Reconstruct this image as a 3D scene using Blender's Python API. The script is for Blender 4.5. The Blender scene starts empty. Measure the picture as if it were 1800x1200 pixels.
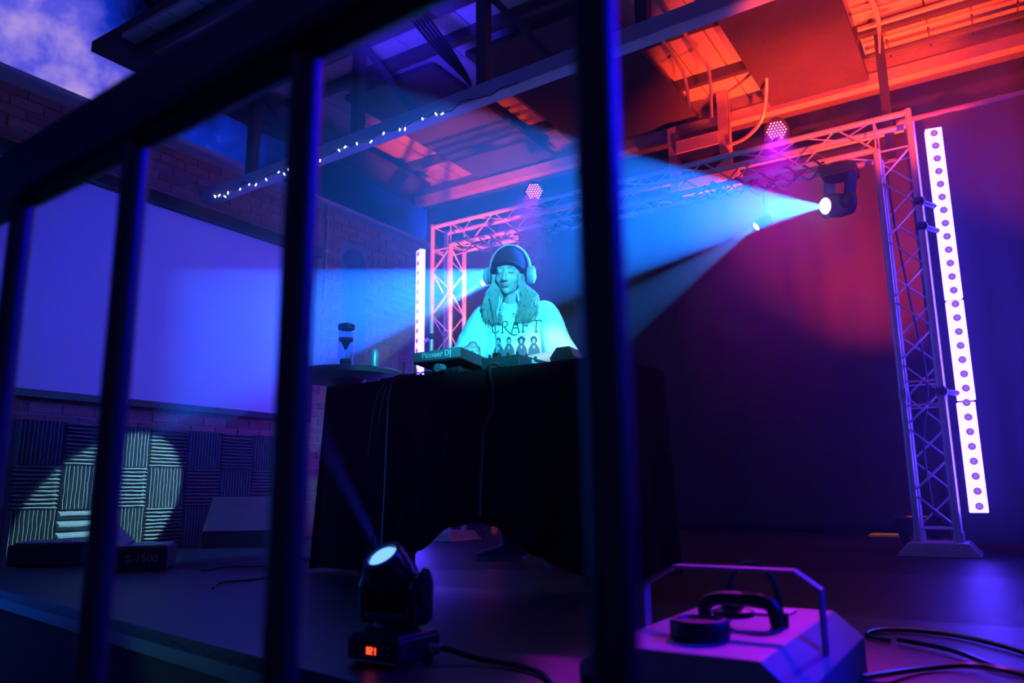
import bpy, bmesh, math, random
from math import sin, cos, pi, radians, sqrt, atan2
from mathutils import Vector, Matrix, Euler, noise as mnoise
from mathutils.bvhtree import BVHTree

random.seed(7)
SC = bpy.context.scene
COL = SC.collection
V3 = Vector

# ------------------------------------------------------------------ camera
cam_d = bpy.data.cameras.new('camera')
cam = bpy.data.objects.new('camera', cam_d)
COL.objects.link(cam)
YAW, PIT, ROLL = radians(32.5), radians(11.1), radians(-0.58)
fwd = V3((-sin(YAW) * cos(PIT), cos(YAW) * cos(PIT), sin(PIT)))
r0 = V3((cos(YAW), sin(YAW), 0))
u0 = r0.cross(fwd)
rt = r0 * cos(ROLL) + u0 * sin(ROLL)
up = u0 * cos(ROLL) - r0 * sin(ROLL)
mw = Matrix((rt, up, -fwd)).transposed().to_4x4()
mw.translation = V3((0, 0, 0.378))
cam.matrix_world = mw
cam_d.sensor_width = 36
cam_d.lens = 1351 / 1800 * 36
cam_d.clip_start = 0.02
cam_d.dof.use_dof = True
cam_d.dof.focus_distance = 4.4
cam_d.dof.aperture_fstop = 3.2
SC.camera = cam

SC.view_settings.view_transform = 'Standard'
SC.view_settings.look = 'None'
SC.view_settings.gamma = 1
SC.view_settings.use_curve_mapping = False
SC.view_settings.exposure = 0.0
cy = SC.cycles
cy.use_denoising = True
cy.max_bounces = 4
cy.diffuse_bounces = 2
cy.glossy_bounces = 2
cy.transmission_bounces = 4
cy.transparent_max_bounces = 6
cy.volume_bounces = 0
cy.caustics_reflective = False
cy.caustics_refractive = False
cy.use_light_tree = True
cy.use_adaptive_sampling = True
cy.adaptive_threshold = 0.02
cy.sample_clamp_indirect = 4

# ------------------------------------------------------------------ night sky with lit clouds
wd = bpy.data.worlds.new('night_sky')
SC.world = wd
wd.use_nodes = True
wn = wd.node_tree
wn.nodes.clear()
w_out = wn.nodes.new('ShaderNodeOutputWorld')
w_bg = wn.nodes.new('ShaderNodeBackground')
w_tc = wn.nodes.new('ShaderNodeTexCoord')
w_map = wn.nodes.new('ShaderNodeMapping')
w_map.inputs['Location'].default_value = (9.467, 1.511, 2.119)
w_nz = wn.nodes.new('ShaderNodeTexNoise')
w_nz.inputs['Scale'].default_value = 2.6
w_nz.inputs['Detail'].default_value = 7
w_nz.inputs['Roughness'].default_value = 0.55
w_rp = wn.nodes.new('ShaderNodeValToRGB')
el = w_rp.color_ramp.elements
el[0].position = 0.53; el[0].color = (0.0002, 0.0004, 0.008, 1)
el[1].position = 0.715; el[1].color = (0.75, 0.50, 1.0, 1)
e = el.new(0.56); e.color = (0.003, 0.008, 0.16, 1)
e = el.new(0.61); e.color = (0.004, 0.028, 0.58, 1)
e = el.new(0.66); e.color = (0.13, 0.12, 0.92, 1)
wn.links.new(w_tc.outputs['Generated'], w_map.inputs['Vector'])
wn.links.new(w_map.outputs['Vector'], w_nz.inputs['Vector'])
wn.links.new(w_nz.outputs['Fac'], w_rp.inputs['Fac'])
wn.links.new(w_rp.outputs['Color'], w_bg.inputs['Color'])
w_bg.inputs['Strength'].default_value = 0.8
wn.links.new(w_bg.outputs['Background'], w_out.inputs['Surface'])


def lamp(name, kind, loc, col, power, target=None, angle=40, blend=0.15, radius=0.03, parent=None):
    d = bpy.data.lights.new(name, kind)
    d.color = col
    d.energy = power
    if kind in ('SPOT', 'POINT'):
        d.shadow_soft_size = radius
    if kind == 'SPOT':
        d.spot_size = radians(angle)
        d.spot_blend = blend
    o = bpy.data.objects.new(name, d)
    COL.objects.link(o)
    loc = V3(loc)
    o.location = loc
    if target is not None:
        o.rotation_euler = (V3(target) - loc).to_track_quat('-Z', 'Y').to_euler()
    if parent:
        o.parent = parent
        o.location = loc - parent.location
    return o


# bare spots without fixtures, most of them out of the picture
lamp('front_key_spot', 'SPOT', (0.30, 0.75, 1.95), (0.03, 0.74, 1.0), 1500, (-2.22, 3.40, 1.32), 22, 0.6, 0.05)
lamp('front_edge_spot', 'SPOT', (1.6, 1.2, 2.3), (1.0, 0.72, 0.85), 500, (-1.89, 3.42, 1.12), 5, 0.6, 0.05)
lamp('added_nosing_spot', 'SPOT', (-2.75, 0.85, 0.22), (0.10, 0.55, 0.65), 7, (-2.0, 1.40, -0.05), 42, 0.9, 0.03)  # added lamp, put in only to draw a teal line on the nosing
lamp('added_warm_strip_spot', 'SPOT', (-0.85, 6.3, 2.4), (1.0, 0.62, 0.12), 45, (-0.81, 7.04, 0.0), 13, 0.3, 0.03)  # added lamp that makes the yellow strip by the curtain look lit
lamp('added_screen_spot', 'SPOT', (-0.6, 1.2, 3.0), (0.003, 0.008, 1.0), 420, (-5.5, 3.5, 1.75), 33, 0.8, 0.1)  # added unseen spot that helps the battens turn the screen blue
lamp('added_bar_edge_spot', 'SPOT', (2.2, 3.1, 2.5), (0.0, 0.003, 1.0), 1200, (-0.5, 0.4, 0.45), 38, 0.6, 0.15)  # added unseen spot giving the railing bars the batten's blue edge
lamp('red_floor_wash', 'SPOT', (1.05, 1.25, 0.10), (1.0, 0.050, 0.006), 5400, (-0.80, 5.65, 4.05), 24, 0.4, 0.05)
lamp('red_corner_wash', 'SPOT', (-2.62, 3.95, 0.12), (1.0, 0.075, 0.008), 2600, (-4.45, 6.10, 3.9), 27, 0.8, 0.06)
lamp('roof_blue_wash', 'SPOT', (-2.5, 2.5, 2.5), (0.04, 0.02, 1.0), 1000, (-3.40, 4.10, 3.95), 30, 0.7, 0.1)

# ------------------------------------------------------------------ materials
MATS = {}


def M(name, col, rough=0.55, metal=0.0, var=0.2, scale=14.0, bump=0.0, bscale=120.0, spec=0.5, stretch=None):
    if name in MATS:
        return MATS[name]
    m = bpy.data.materials.new(name)
    m.use_nodes = True
    nt = m.node_tree
    p = nt.nodes['Principled BSDF']
    p.inputs['Roughness'].default_value = rough
    p.inputs['Metallic'].default_value = metal
    p.inputs['Specular IOR Level'].default_value = spec
    tc = nt.nodes.new('ShaderNodeTexCoord')
    src = tc.outputs['Object']
    if stretch:
        mp = nt.nodes.new('ShaderNodeMapping')
        mp.inputs['Scale'].default_value = stretch
        nt.links.new(src, mp.inputs['Vector'])
        src = mp.outputs['Vector']
    nz = nt.nodes.new('ShaderNodeTexNoise')
    nz.inputs['Scale'].default_value = scale
    nz.inputs['Detail'].default_value = 4
    nt.links.new(src, nz.inputs['Vector'])
    mx = nt.nodes.new('ShaderNodeMix')
    mx.data_type = 'RGBA'
    mx.inputs['A'].default_value = tuple(max(0, c * (1 - var)) for c in col) + (1,)
    mx.inputs['B'].default_value = tuple(min(1, c * (1 + var)) for c in col) + (1,)
    nt.links.new(nz.outputs['Fac'], mx.inputs['Factor'])
    nt.links.new(mx.outputs['Result'], p.inputs['Base Color'])
    if bump:
        n2 = nt.nodes.new('ShaderNodeTexNoise')
        n2.inputs['Scale'].default_value = bscale
        n2.inputs['Detail'].default_value = 3
        nt.links.new(src, n2.inputs['Vector'])
        b = nt.nodes.new('ShaderNodeBump')
        b.inputs['Strength'].default_value = bump
        b.inputs['Distance'].default_value = 0.02
        nt.links.new(n2.outputs['Fac'], b.inputs['Height'])
        nt.links.new(b.outputs['Normal'], p.inputs['Normal'])
    MATS[name] = m
    return m


def EM(name, col, strength, lights=False):
    if name in MATS:
        return MATS[name]
    m = bpy.data.materials.new(name)
    m.use_nodes = True
    nt = m.node_tree
    p = nt.nodes['Principled BSDF']
    p.inputs['Base Color'].default_value = (0.05, 0.05, 0.05, 1)
    p.inputs['Emission Color'].default_value = tuple(col) + (1,)
    p.inputs['Emission Strength'].default_value = strength
    if not lights:
        m.cycles.emission_sampling = 'NONE'
    MATS[name] = m
    return m


def GLASS(name, col=(0.9, 0.95, 1), rough=0.02):
    m = M(name, col, rough, var=0.02)
    p = m.node_tree.nodes['Principled BSDF']
    p.inputs['Transmission Weight'].default_value = 1.0
    p.inputs['IOR'].default_value = 1.35
    return m


BLACK = M('black_plastic', (0.012, 0.012, 0.014), 0.45)
BLACKM = M('black_metal', (0.015, 0.015, 0.017), 0.4, 0.3)
GLOSSB = M('black_gloss_plastic', (0.012, 0.012, 0.014), 0.25)
CLOTHB = M('black_cloth', (0.016, 0.017, 0.02), 0.95, var=0.3, scale=40, bump=0.2, spec=0.1)
ALU = M('aluminium_tube', (0.74, 0.74, 0.76), 0.33, 0.4, var=0.08)
RUBBER = M('black_rubber', (0.01, 0.01, 0.011), 0.5)
WHITE_P = M('white_print', (0.75, 0.75, 0.78), 0.6, var=0.05)


# ------------------------------------------------------------------ mesh helpers
class MB:
    def __init__(s):
        s.v = []
        s.f = []

    def add(s, vs, fs):
        n = len(s.v)
        s.v += [V3(p) for p in vs]
        s.f += [tuple(i + n for i in f) for f in fs]
        return s

    def box(s, a, b):
        x0, y0, z0 = a
        x1, y1, z1 = b
        return s.add([(x0, y0, z0), (x1, y0, z0), (x1, y1, z0), (x0, y1, z0), (x0, y0, z1), (x1, y0, z1), (x1, y1, z1), (x0, y1, z1)],
                     [(0, 3, 2, 1), (4, 5, 6, 7), (0, 1, 5, 4), (1, 2, 6, 5), (2, 3, 7, 6), (3, 0, 4, 7)])

    def obox(s, c, size, rot=(0, 0, 0)):
        h = V3(size) / 2
        t = MB().box(-h, h)
        R = Euler(rot).to_matrix()
        return s.add([R @ p + V3(c) for p in t.v], t.f)

    def bar(s, p, q, w, d, side=(0, 0, 1)):
        p, q = V3(p), V3(q)
        ax = (q - p).normalized()
        a = ax.cross(V3(side))
        if a.length < 1e-4:
            a = ax.cross(V3((1, 0, 0)))
        a.normalize()
        b = a.cross(ax)
        a = a * w / 2
        b = b * d / 2
        return s.add([p - a - b, p + a - b, p + a + b, p - a + b, q - a - b, q + a - b, q + a + b, q - a + b],
                     [(0, 1, 2, 3), (7, 6, 5, 4), (0, 4, 5, 1), (1, 5, 6, 2), (2, 6, 7, 3), (3, 7, 4, 0)])

    def tube(s, p, q, r, r2=None, n=10, caps=True):
        p, q = V3(p), V3(q)
        r2 = r if r2 is None else r2
        ax = (q - p).normalized()
        a = ax.orthogonal().normalized()
        b = ax.cross(a)
        vs = []
        for c, rr in ((p, r), (q, r2)):
            for i in range(n):
                t = 2 * pi * i / n
                vs.append(c + (a * cos(t) + b * sin(t)) * rr)
        fs = [(i, (i + 1) % n, n + (i + 1) % n, n + i) for i in range(n)]
        if caps:
            fs += [tuple(range(n - 1, -1, -1)), tuple(range(n, 2 * n))]
        return s.add(vs, fs)

    def path(s, pts, r, n=6):
        pts = [V3(p) for p in pts]
        vs, fs = [], []
        N = len(pts)
        a = None
        for k, p in enumerate(pts):
            t = (pts[min(k + 1, N - 1)] - pts[max(k - 1, 0)]).normalized()
            if a is None:
                a = t.orthogonal().normalized()
            a = (a - t * a.dot(t)).normalized()
            b = t.cross(a)
            rr = r(k / (N - 1)) if callable(r) else r
            for i in range(n):
                w = 2 * pi * i / n
                vs.append(p + (a * cos(w) + b * sin(w)) * rr)
        for k in range(N - 1):
            for i in range(n):
                fs.append((k * n + i, k * n + (i + 1) % n, (k + 1) * n + (i + 1) % n, (k + 1) * n + i))
        fs += [tuple(range(n - 1, -1, -1)), tuple(range((N - 1) * n, N * n))]
        return s.add(vs, fs)

    def lathe(s, prof, n=24, o=(0, 0, 0), R=None, sx=1, sy=1):
        vs, fs = [], []
        o = V3(o)
        for r, z in prof:
            for i in range(n):
                t = 2 * pi * i / n
                p = V3((r * cos(t) * sx, r * sin(t) * sy, z))
                vs.append((R @ p if R else p) + o)
        for k in range(len(prof) - 1):
            for i in range(n):
                fs.append((k * n + i, k * n + (i + 1) % n, (k + 1) * n + (i + 1) % n, (k + 1) * n + i))
        fs += [tuple(range(n - 1, -1, -1)), tuple(range((len(prof) - 1) * n, len(prof) * n))]
        return s.add(vs, fs)

    def ball(s, c, r, nu=14, nv=9, R=None):
        if not hasattr(r, '__len__'):
            r = (r, r, r)
        c = V3(c)
        vs = []
        for k in range(1, nv):
            f = pi * k / nv
            for i in range(nu):
                t = 2 * pi * i / nu
                p = V3((r[0] * sin(f) * cos(t), r[1] * sin(f) * sin(t), r[2] * cos(f)))
                vs.append((R @ p if R else p) + c)
        top, bot = V3((0, 0, r[2])), V3((0, 0, -r[2]))
        vs += [(R @ top if R else top) + c, (R @ bot if R else bot) + c]
        T, B = len(vs) - 2, len(vs) - 1
        fs = []
        for k in range(nv - 2):
            for i in range(nu):
                j = (i + 1) % nu
                fs.append((k * nu + i, (k + 1) * nu + i, (k + 1) * nu + j, k * nu + j))
        for i in range(nu):
            j = (i + 1) % nu
            fs.append((T, i, j))
            fs.append((B, (nv - 2) * nu + j, (nv - 2) * nu + i))
        return s.add(vs, fs)

    def prism(s, poly, f0, f1):
        """poly 2D points; f0/f1 map a 2D point to the two end faces"""
        n = len(poly)
        return s.add([f0(*p) for p in poly] + [f1(*p) for p in poly],
                     [tuple(range(n - 1, -1, -1)), tuple(range(n, 2 * n))] + [(i, (i + 1) % n, n + (i + 1) % n, n + i) for i in range(n)])

    def disc(s, c, nrm, r, n=16):
        c, nrm = V3(c), V3(nrm).normalized()
        a = nrm.orthogonal().normalized()
        b = nrm.cross(a)
        return s.add([c + (a * cos(2 * pi * i / n) + b * sin(2 * pi * i / n)) * r for i in range(n)], [tuple(range(n))])

    def grid(s, fn, nu, nv):
        vs = [fn(i / nu, j / nv) for j in range(nv + 1) for i in range(nu + 1)]
        fs = [(j * (nu + 1) + i, j * (nu + 1) + i + 1, (j + 1) * (nu + 1) + i + 1, (j + 1) * (nu + 1) + i) for j in range(nv) for i in range(nu)]
        return s.add(vs, fs)

    def mesh(s, name, mat=None, smooth=False):
        me = bpy.data.meshes.new(name)
        me.from_pydata([tuple(p) for p in s.v], [], s.f)
        bm = bmesh.new()
        bm.from_mesh(me)
        bmesh.ops.recalc_face_normals(bm, faces=bm.faces)
        bm.to_mesh(me)
        bm.free()
        if smooth:
            me.shade_smooth()
            me.set_sharp_from_angle(angle=radians(40))
        if mat:
            me.materials.append(mat)
        return me


def obj(name, mb, mat=None, parent=None, world=True, smooth=False, bevel=0.0):
    """link one mesh object; vertices given in world space (world=True) or in the parent's own space"""
    if parent is not None and world:
        off = parent_world(parent)
        mb.v = [p - off for p in mb.v]
    o = bpy.data.objects.new(name, mb.mesh(name, mat, smooth))
    COL.objects.link(o)
    if parent is not None:
        o.parent = parent
    if bevel:
        b = o.modifiers.new('bevel', 'BEVEL')
        b.width = bevel
        b.segments = 2
        b.limit_method = 'ANGLE'
    return o


def parent_world(o):
    p = V3((0, 0, 0))
    while o is not None:
        p = p + o.location
        o = o.parent
    return p


def inst(name, me, parent, mtx=None):
    o = bpy.data.objects.new(name, me)
    COL.objects.link(o)
    o.parent = parent
    if mtx is not None:
        o.matrix_local = mtx
    return o


def tag(o, label, cat, group=None):
    o['label'] = label
    o['category'] = cat
    if group:
        o['group'] = group
    return o


def thing(name, label, cat, loc=(0, 0, 0), group=None):
    o = bpy.data.objects.new(name, None)
    COL.objects.link(o)
    o.empty_display_size = 0.1
    o.location = loc
    return tag(o, label, cat, group)


def struct(o, label=None):
    o['kind'] = 'structure'
    if label:
        o['label'] = label
    return o


def stuff(o, label=None, cat=None):
    o['kind'] = 'stuff'
    if label:
        o['label'] = label
    if cat:
        o['category'] = cat
    return o


def frame_mtx(p, q):
    """matrix taking the unit z segment [0,1] rotated onto p->q (no scale)"""
    p, q = V3(p), V3(q)
    m = (q - p).to_track_quat('Z', 'Y').to_matrix().to_4x4()
    m.translation = p
    return m


def text_mesh(body, size, mat, extrude=0.0008, spacing=1.0):
    cu = bpy.data.curves.new('lettering', 'FONT')
    cu.body = body
    cu.size = size
    cu.extrude = extrude
    cu.align_x = 'CENTER'
    cu.align_y = 'CENTER'
    cu.space_character = spacing
    cu.resolution_u = 3
    t = bpy.data.objects.new('lettering', cu)
    COL.objects.link(t)
    dg = bpy.context.evaluated_depsgraph_get()
    me = bpy.data.meshes.new_from_object(t.evaluated_get(dg))
    bpy.data.objects.remove(t)
    me.materials.clear()
    me.materials.append(mat)
    return me


def smooth_pts(pts, n=6):
    """Catmull-Rom through points"""
    P = [V3(p) for p in pts]
    P = [P[0] * 2 - P[1]] + P + [P[-1] * 2 - P[-2]]
    out = []
    for i in range(1, len(P) - 2):
        a, b, c, d = P[i - 1:i + 3]
        for k in range(n):
            t = k / n
            out.append(0.5 * ((2 * b) + (c - a) * t + (2 * a - 5 * b + 4 * c - d) * t * t + (3 * b - a - 3 * c + d) * t ** 3))
    out.append(P[-2])
    return out

# ================================================================== SETTING
XW = -5.55            # face of the left wall
YB = 7.40             # back wall
FLOORM = M('stage_floor_paint', (0.014, 0.015, 0.019), 0.42, var=0.5, scale=3.0, bump=0.12, bscale=60)


def edge_y(x):        # stage front edge, slightly skewed to the room
    return 1.03 - 0.177 * x


mb = MB()
poly = [(-5.6, edge_y(-5.6)), (3.0, edge_y(3.0)), (3.0, 7.5), (-5.6, 7.5)]
mb.prism(poly, lambda x, y: (x, y, -0.035), lambda x, y: (x, y, 0.0))
struct(obj('floor', mb, FLOORM), 'black painted stage floor')
mb = MB()
poly = [(-5.6, edge_y(-5.6) + 0.03), (3.0, edge_y(3.0) + 0.03), (3.0, 7.5), (-5.6, 7.5)]
mb.prism(poly, lambda x, y: (x, y, -0.34), lambda x, y: (x, y, -0.075))
struct(obj('trim_1', mb, M('stage_fascia', (0.012, 0.012, 0.014), 0.8)), 'black boarded stage front')
mb = MB()
poly = [(-5.6, edge_y(-5.6) + 0.005), (3.0, edge_y(3.0) + 0.005), (3.0, edge_y(3.0) + 0.05), (-5.6, edge_y(-5.6) + 0.05)]
mb.prism(poly, lambda x, y: (x, y, -0.075), lambda x, y: (x, y, -0.035))
struct(obj('trim_2', mb, M('stage_nosing', (0.20, 0.24, 0.25), 0.4, 0.6)), 'metal nosing along the stage front')
mb = MB().box((-8, -4, -0.42), (5, 7.5, -0.34))
struct(obj('floor_ground', mb, M('ground_asphalt', (0.03, 0.03, 0.032), 0.9, bump=0.3)), 'dark ground in front of the stage')

# ---- left wall with an arched recess and individual bricks
NY0, NY1, NZ1 = 5.47, 5.84, 2.72      # recess sides and spring line of its arch
WZ = 3.27
MORTAR = M('lime_mortar', (0.34, 0.30, 0.30), 0.95, var=0.25, scale=30, bump=0.4)
mb = MB()
mb.box((XW - 0.45, 1.2, -0.34), (XW, NY0, WZ))
mb.box((XW - 0.45, NY1, -0.34), (XW, 7.5, WZ))
mb.box((XW - 0.45, NY0, 2.93), (XW, NY1, WZ))
mb.box((XW - 0.45, NY0, -0.34), (XW - 0.28, NY1, 2.93))
yc, rr = (NY0 + NY1) / 2, (NY1 - NY0) / 2
arc = [(yc + rr * cos(pi * i / 12), NZ1 + rr * sin(pi * i / 12)) for i in range(13)]
for i in range(12):
    (ya, za), (yb_, zb) = arc[i], arc[i + 1]
    mb.prism([(ya, za), (ya, 2.935), (yb_, 2.935), (yb_, zb)], lambda y, z: (XW - 0.28, y, z), lambda y, z: (XW, y, z))
wall_left = struct(obj('wall_left', mb, MORTAR), 'brick side wall')
# parapet capping lit along its edge
mb = MB().box((XW - 0.47, 1.2, WZ), (XW + 0.04, 7.5, WZ + 0.035))
struct(obj('trim_3', mb, M('parapet_cap', (0.6, 0.58, 0.62), 0.5)), 'pale metal capping on the brick wall')
BR = [M('brick_%d' % i, c, 0.85, var=0.3, scale=25, bump=0.5) for i, c in enumerate([(0.42, 0.13, 0.12), (0.50, 0.17, 0.15), (0.36, 0.10, 0.10), (0.46, 0.14, 0.15)])]
bl, bh, jt = 0.215, 0.066, 0.012
bmesh_list = [MB().box((-0.03, 0.0, 0.0), (0.010 + 0.003 * (i % 2), bl, bh)).mesh('brick', BR[i]) for i in range(4)]
half_list = [MB().box((-0.03, 0.0, 0.0), (0.011, (bl - jt) / 2, bh)).mesh('brick', BR[i]) for i in range(4)]
cands = []
rows = int(WZ / (bh + jt))
for r in range(rows):
    z = 0.006 + r * (bh + jt)
    if z + bh > WZ:
        break
    y = 1.7 - (0.113 if r % 2 else 0)
    while y < 7.25:
        zc, ycn = z + bh / 2, y + bl / 2
        y_next = y + bl + jt
        if z < 0.86 and y < 4.75:                     # behind the foam
            y = y_next; continue
        if 1.08 < z and z + bh < 2.66 and 1.8 < y < 4.85:   # behind the screen
            y = y_next; continue
        spans = []
        if z < 2.9 and y + bl > NY0 and y < NY1:
            if y < NY0 - 0.09: spans.append((y, half_list))
            if y + bl > NY1 + 0.09: spans.append((NY1 + 0.004, half_list))
        else:
            spans.append((y, bmesh_list))
        for yy, lst in spans:
            px_size = 1.0 / (abs(XW) * 0.6 + yy)
            pr = px_size
            if z < 1.08 and yy < 4.9: pr += 1.0 if 0.86 <= z else 0.2
            if 4.9 < yy < 5.46 and z > 1.0: pr += 0.9
            if z > 2.6 and yy < 5.5: pr += 0.6
            if z < 1.0 and yy > 4.75: pr -= 1
            cands.append((pr, yy, z, lst))
        y = y_next
cands.sort(key=lambda c: -c[0])
rest = [MB() for _ in range(4)]
for k, (pr, yy, z, lst) in enumerate(cands):
    i = random.choice((0, 1, 2, 3))
    if k < 300:
        inst('brick', lst[i], wall_left, Matrix.Translation((XW + random.uniform(-0.002, 0.002), yy, z)))
    else:
        w = bl if lst is bmesh_list else (bl - jt) / 2
        rest[i].box((XW - 0.03, yy, z), (XW + 0.011, yy + w, z + bh))
rm = MB()
for q in rest:
    rm.add(q.v, q.f)
stuff(obj('brickwork', rm, BR[0], wall_left))

# ---- back wall, dark
mb = MB().box((-6.0, YB, -0.34), (3.2, YB + 0.2, 4.3))
struct(obj('wall_back', mb, M('black_painted_block', (0.02, 0.02, 0.024), 0.9, bump=0.3)), 'dark rear wall above the curtain')

# ---- roof: deck boards on purlins, dark acoustic boards hung below, timber rear beam
DECKZ = 3.95
DECK = M('roof_deck_board', (0.46, 0.42, 0.40), 0.8, var=0.2, scale=6, bump=0.2, stretch=(1, 6, 1))
roof = MB().box((-6.0, 3.0, DECKZ + 0.03), (3.2, 7.45, DECKZ + 0.12))
ceiling = struct(obj('ceiling', roof, M('roof_sheathing', (0.10, 0.09, 0.09), 0.9)), 'boarded roof over the stage')
x = -5.55
deck_me = MB().box((0, 3.0, DECKZ), (0.285, 6.82, DECKZ + 0.03)).mesh('deck_board', DECK)
while x < 2.4:
    inst('deck_board', deck_me, ceiling, Matrix.Translation((x, random.uniform(-0.01, 0.01), random.uniform(0, 0.004))))
    x += 0.30
STEEL = M('roof_steel_paint', (0.055, 0.05, 0.06), 0.6, 0.1)
for y in (3.15, 4.42, 5.3, 6.1):
    obj('purlin', MB().box((-5.6, y - 0.03, DECKZ - 0.09), (2.4, y + 0.03, DECKZ)), STEEL, ceiling)
mb = MB().box((-5.55, 6.62, 3.70), (2.4, 6.72, 3.80))
obj('rear_beam', mb, M('timber_beam', (0.42, 0.36, 0.33), 0.75, bump=0.2), ceiling)
mb = MB().box((-5.55, 6.72, 3.80), (2.4, 6.86, 3.95))
obj('rear_fascia', mb, M('timber_fascia', (0.34, 0.28, 0.26), 0.8, bump=0.2), ceiling)
BAFF = M('acoustic_board', (0.050, 0.042, 0.052), 0.9, var=0.5, scale=2.5, bump=0.2)
names = ['leftmost, against the brick wall', 'second from the brick wall', 'third from the brick wall, above the singer side of the truss',
         'large stained one above the right end of the truss']
names[2] = 'third from the brick wall, behind the thick black railing bar'
for i, (x0, x1, y0, y1, z) in enumerate([(-5.5, -5.14, 3.3, 6.4, 3.76), (-4.60, -3.62, 4.5, 6.56, 3.80), (-3.28, -2.08, 4.5, 6.56, 3.78), (-1.44, -0.63, 4.0, 6.62, 3.74)]):
    b = thing('ceiling_board', 'dark acoustic board hung flat under the roof, ' + names[i], 'ceiling panel', ((x0 + x1) / 2, (y0 + y1) / 2, z), 'boards hung under the roof')
    obj('board', MB().box((x0, y0, z), (x1, y1, z + 0.05)), BAFF, b, bevel=0.004)
    for xx in (x0 + 0.1, x1 - 0.1):
        for yy in (y0 + 0.25, y1 - 0.25):
            obj('hanger', MB().tube((xx, yy, z + 0.05), (xx, yy, DECKZ), 0.006, n=6), STEEL, b)

# roof truss across the stage
YT = 3.86


def chord_z(x):
    return 2.875 + (x + 5.5) * 0.030


PURP = M('truss_beam_paint', (0.50, 0.46, 0.52), 0.5, 0.1, var=0.25, scale=5)
rt_ = thing('roof_truss', 'painted steel roof truss carrying the fairy lights above the stage', 'roof truss', (-5.5, YT, 2.87))
mb = MB()
for (ya, yb_, za, zb) in ((YT - 0.05, YT + 0.05, -0.045, -0.03), (YT - 0.055, YT - 0.04, -0.045, 0.055)):
    vs = []
    for xx in (-5.54, 2.4):
        c = chord_z(xx)
        vs += [(xx, ya, c + za), (xx, yb_, c + za), (xx, yb_, c + zb), (xx, ya, c + zb)]
    mb.add(vs, [(0, 1, 2, 3), (7, 6, 5, 4), (0, 4, 5, 1), (1, 5, 6, 2), (2, 6, 7, 3), (3, 7, 4, 0)])
obj('bottom_chord', mb, PURP, rt_)
obj('top_chord', MB().bar((-5.54, YT, 3.74), (2.4, YT, 3.80), 0.09, 0.09), STEEL, rt_)
posts = [-4.98, -3.80, -2.66, -1.52, -0.38, 0.76]
for xx in posts:
    obj('post', MB().bar((xx, YT, chord_z(xx)), (xx, YT, 3.76), 0.075, 0.075, (0, 1, 0)), STEEL, rt_)
for a, b in zip(posts, posts[1:]):
    mid = (a + b) / 2
    obj('diagonal', MB().bar((a + 0.02, YT + 0.03, 3.72), (mid, YT + 0.03, chord_z(mid) + 0.02), 0.045, 0.045, (0, 1, 0)), STEEL, rt_)
# cable bundle strapped to one diagonal
cb = thing('cable_bundle', 'black cable bundle strapped along a roof truss diagonal', 'cable', (-2.75, YT - 0.06, 3.05))
for k in range(5):
    o = 0.018 * k
    pts = smooth_pts([(-3.35 + o, YT - 0.35, 3.92), (-3.18 + o, YT - 0.10 - o * .3, 3.62 + o), (-2.98 + o, YT - 0.09, 3.34 + o * .6), (-2.80 + o * .5, YT - 0.08, 3.13), (-2.72, YT - 0.07, 3.02)], 5)
    obj('cable', MB().path(pts, 0.011, 5), RUBBER, cb)
# conduits under the deck
CON = M('conduit_metal', (0.55, 0.42, 0.36), 0.45, 0.5)
cd = [((-0.62, 6.28, 3.90), (2.2, 6.28, 3.90), 0.014, 'thin metal conduit nearest the rear beam above the right truss corner'),
      ((-0.62, 6.05, 3.90), (2.2, 6.05, 3.90), 0.02, 'thicker metal conduit crossing the red lit roof boards at top right'),
      ((-0.62, 5.80, 3.88), (0.1, 5.80, 3.88), 0.014, 'short conduit ending in a junction under the red lit roof boards'),
      ((-0.62, 6.45, 3.86), (2.2, 6.45, 3.86), 0.03, 'dark fat pipe running just in front of the rear roof beam')]
for p, q, r, lab in cd:
    tag(obj('conduit', MB().tube(p, q, r, n=8), CON if r < 0.025 else STEEL, smooth=True), lab, 'conduit', 'conduits under the roof')
jb = tag(obj('junction_box', MB().box((0.08, 5.74, 3.84), (0.24, 5.86, 3.95)), CON, bevel=0.006), 'small metal junction box at the end of the short conduit', 'junction box')
# bent conduits dropping from the roof strip
for k, (x0, dx) in enumerate(((-1.92, 0.0), (-1.74, 0.02))):
    pts = smooth_pts([(x0, 4.3, 3.84), (x0, 5.25, 3.84), (x0 + 0.01, 5.55, 3.80), (x0 + 0.03 + dx, 5.66, 3.70), (x0 + 0.03, 5.72, 3.45 - 0.12 * k)], 6)
    tag(obj('bent_conduit', MB().path(pts, 0.014, 7), CON, smooth=True), ('left' if k == 0 else 'right') + ' of two conduits bending down from the red lit roof strip', 'conduit', 'bent conduits')
pts = smooth_pts([(-1.33, 6.0, 3.85), (-1.36, 6.15, 3.70), (-1.45, 6.3, 3.50), (-1.62, 6.42, 3.42), (-1.80, 6.46, 3.40)], 6)
tag(obj('curved_pipe', MB().path(pts, 0.016, 7), CON, smooth=True), 'curved red lit pipe swinging from the rear post to the roof', 'pipe')
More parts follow.
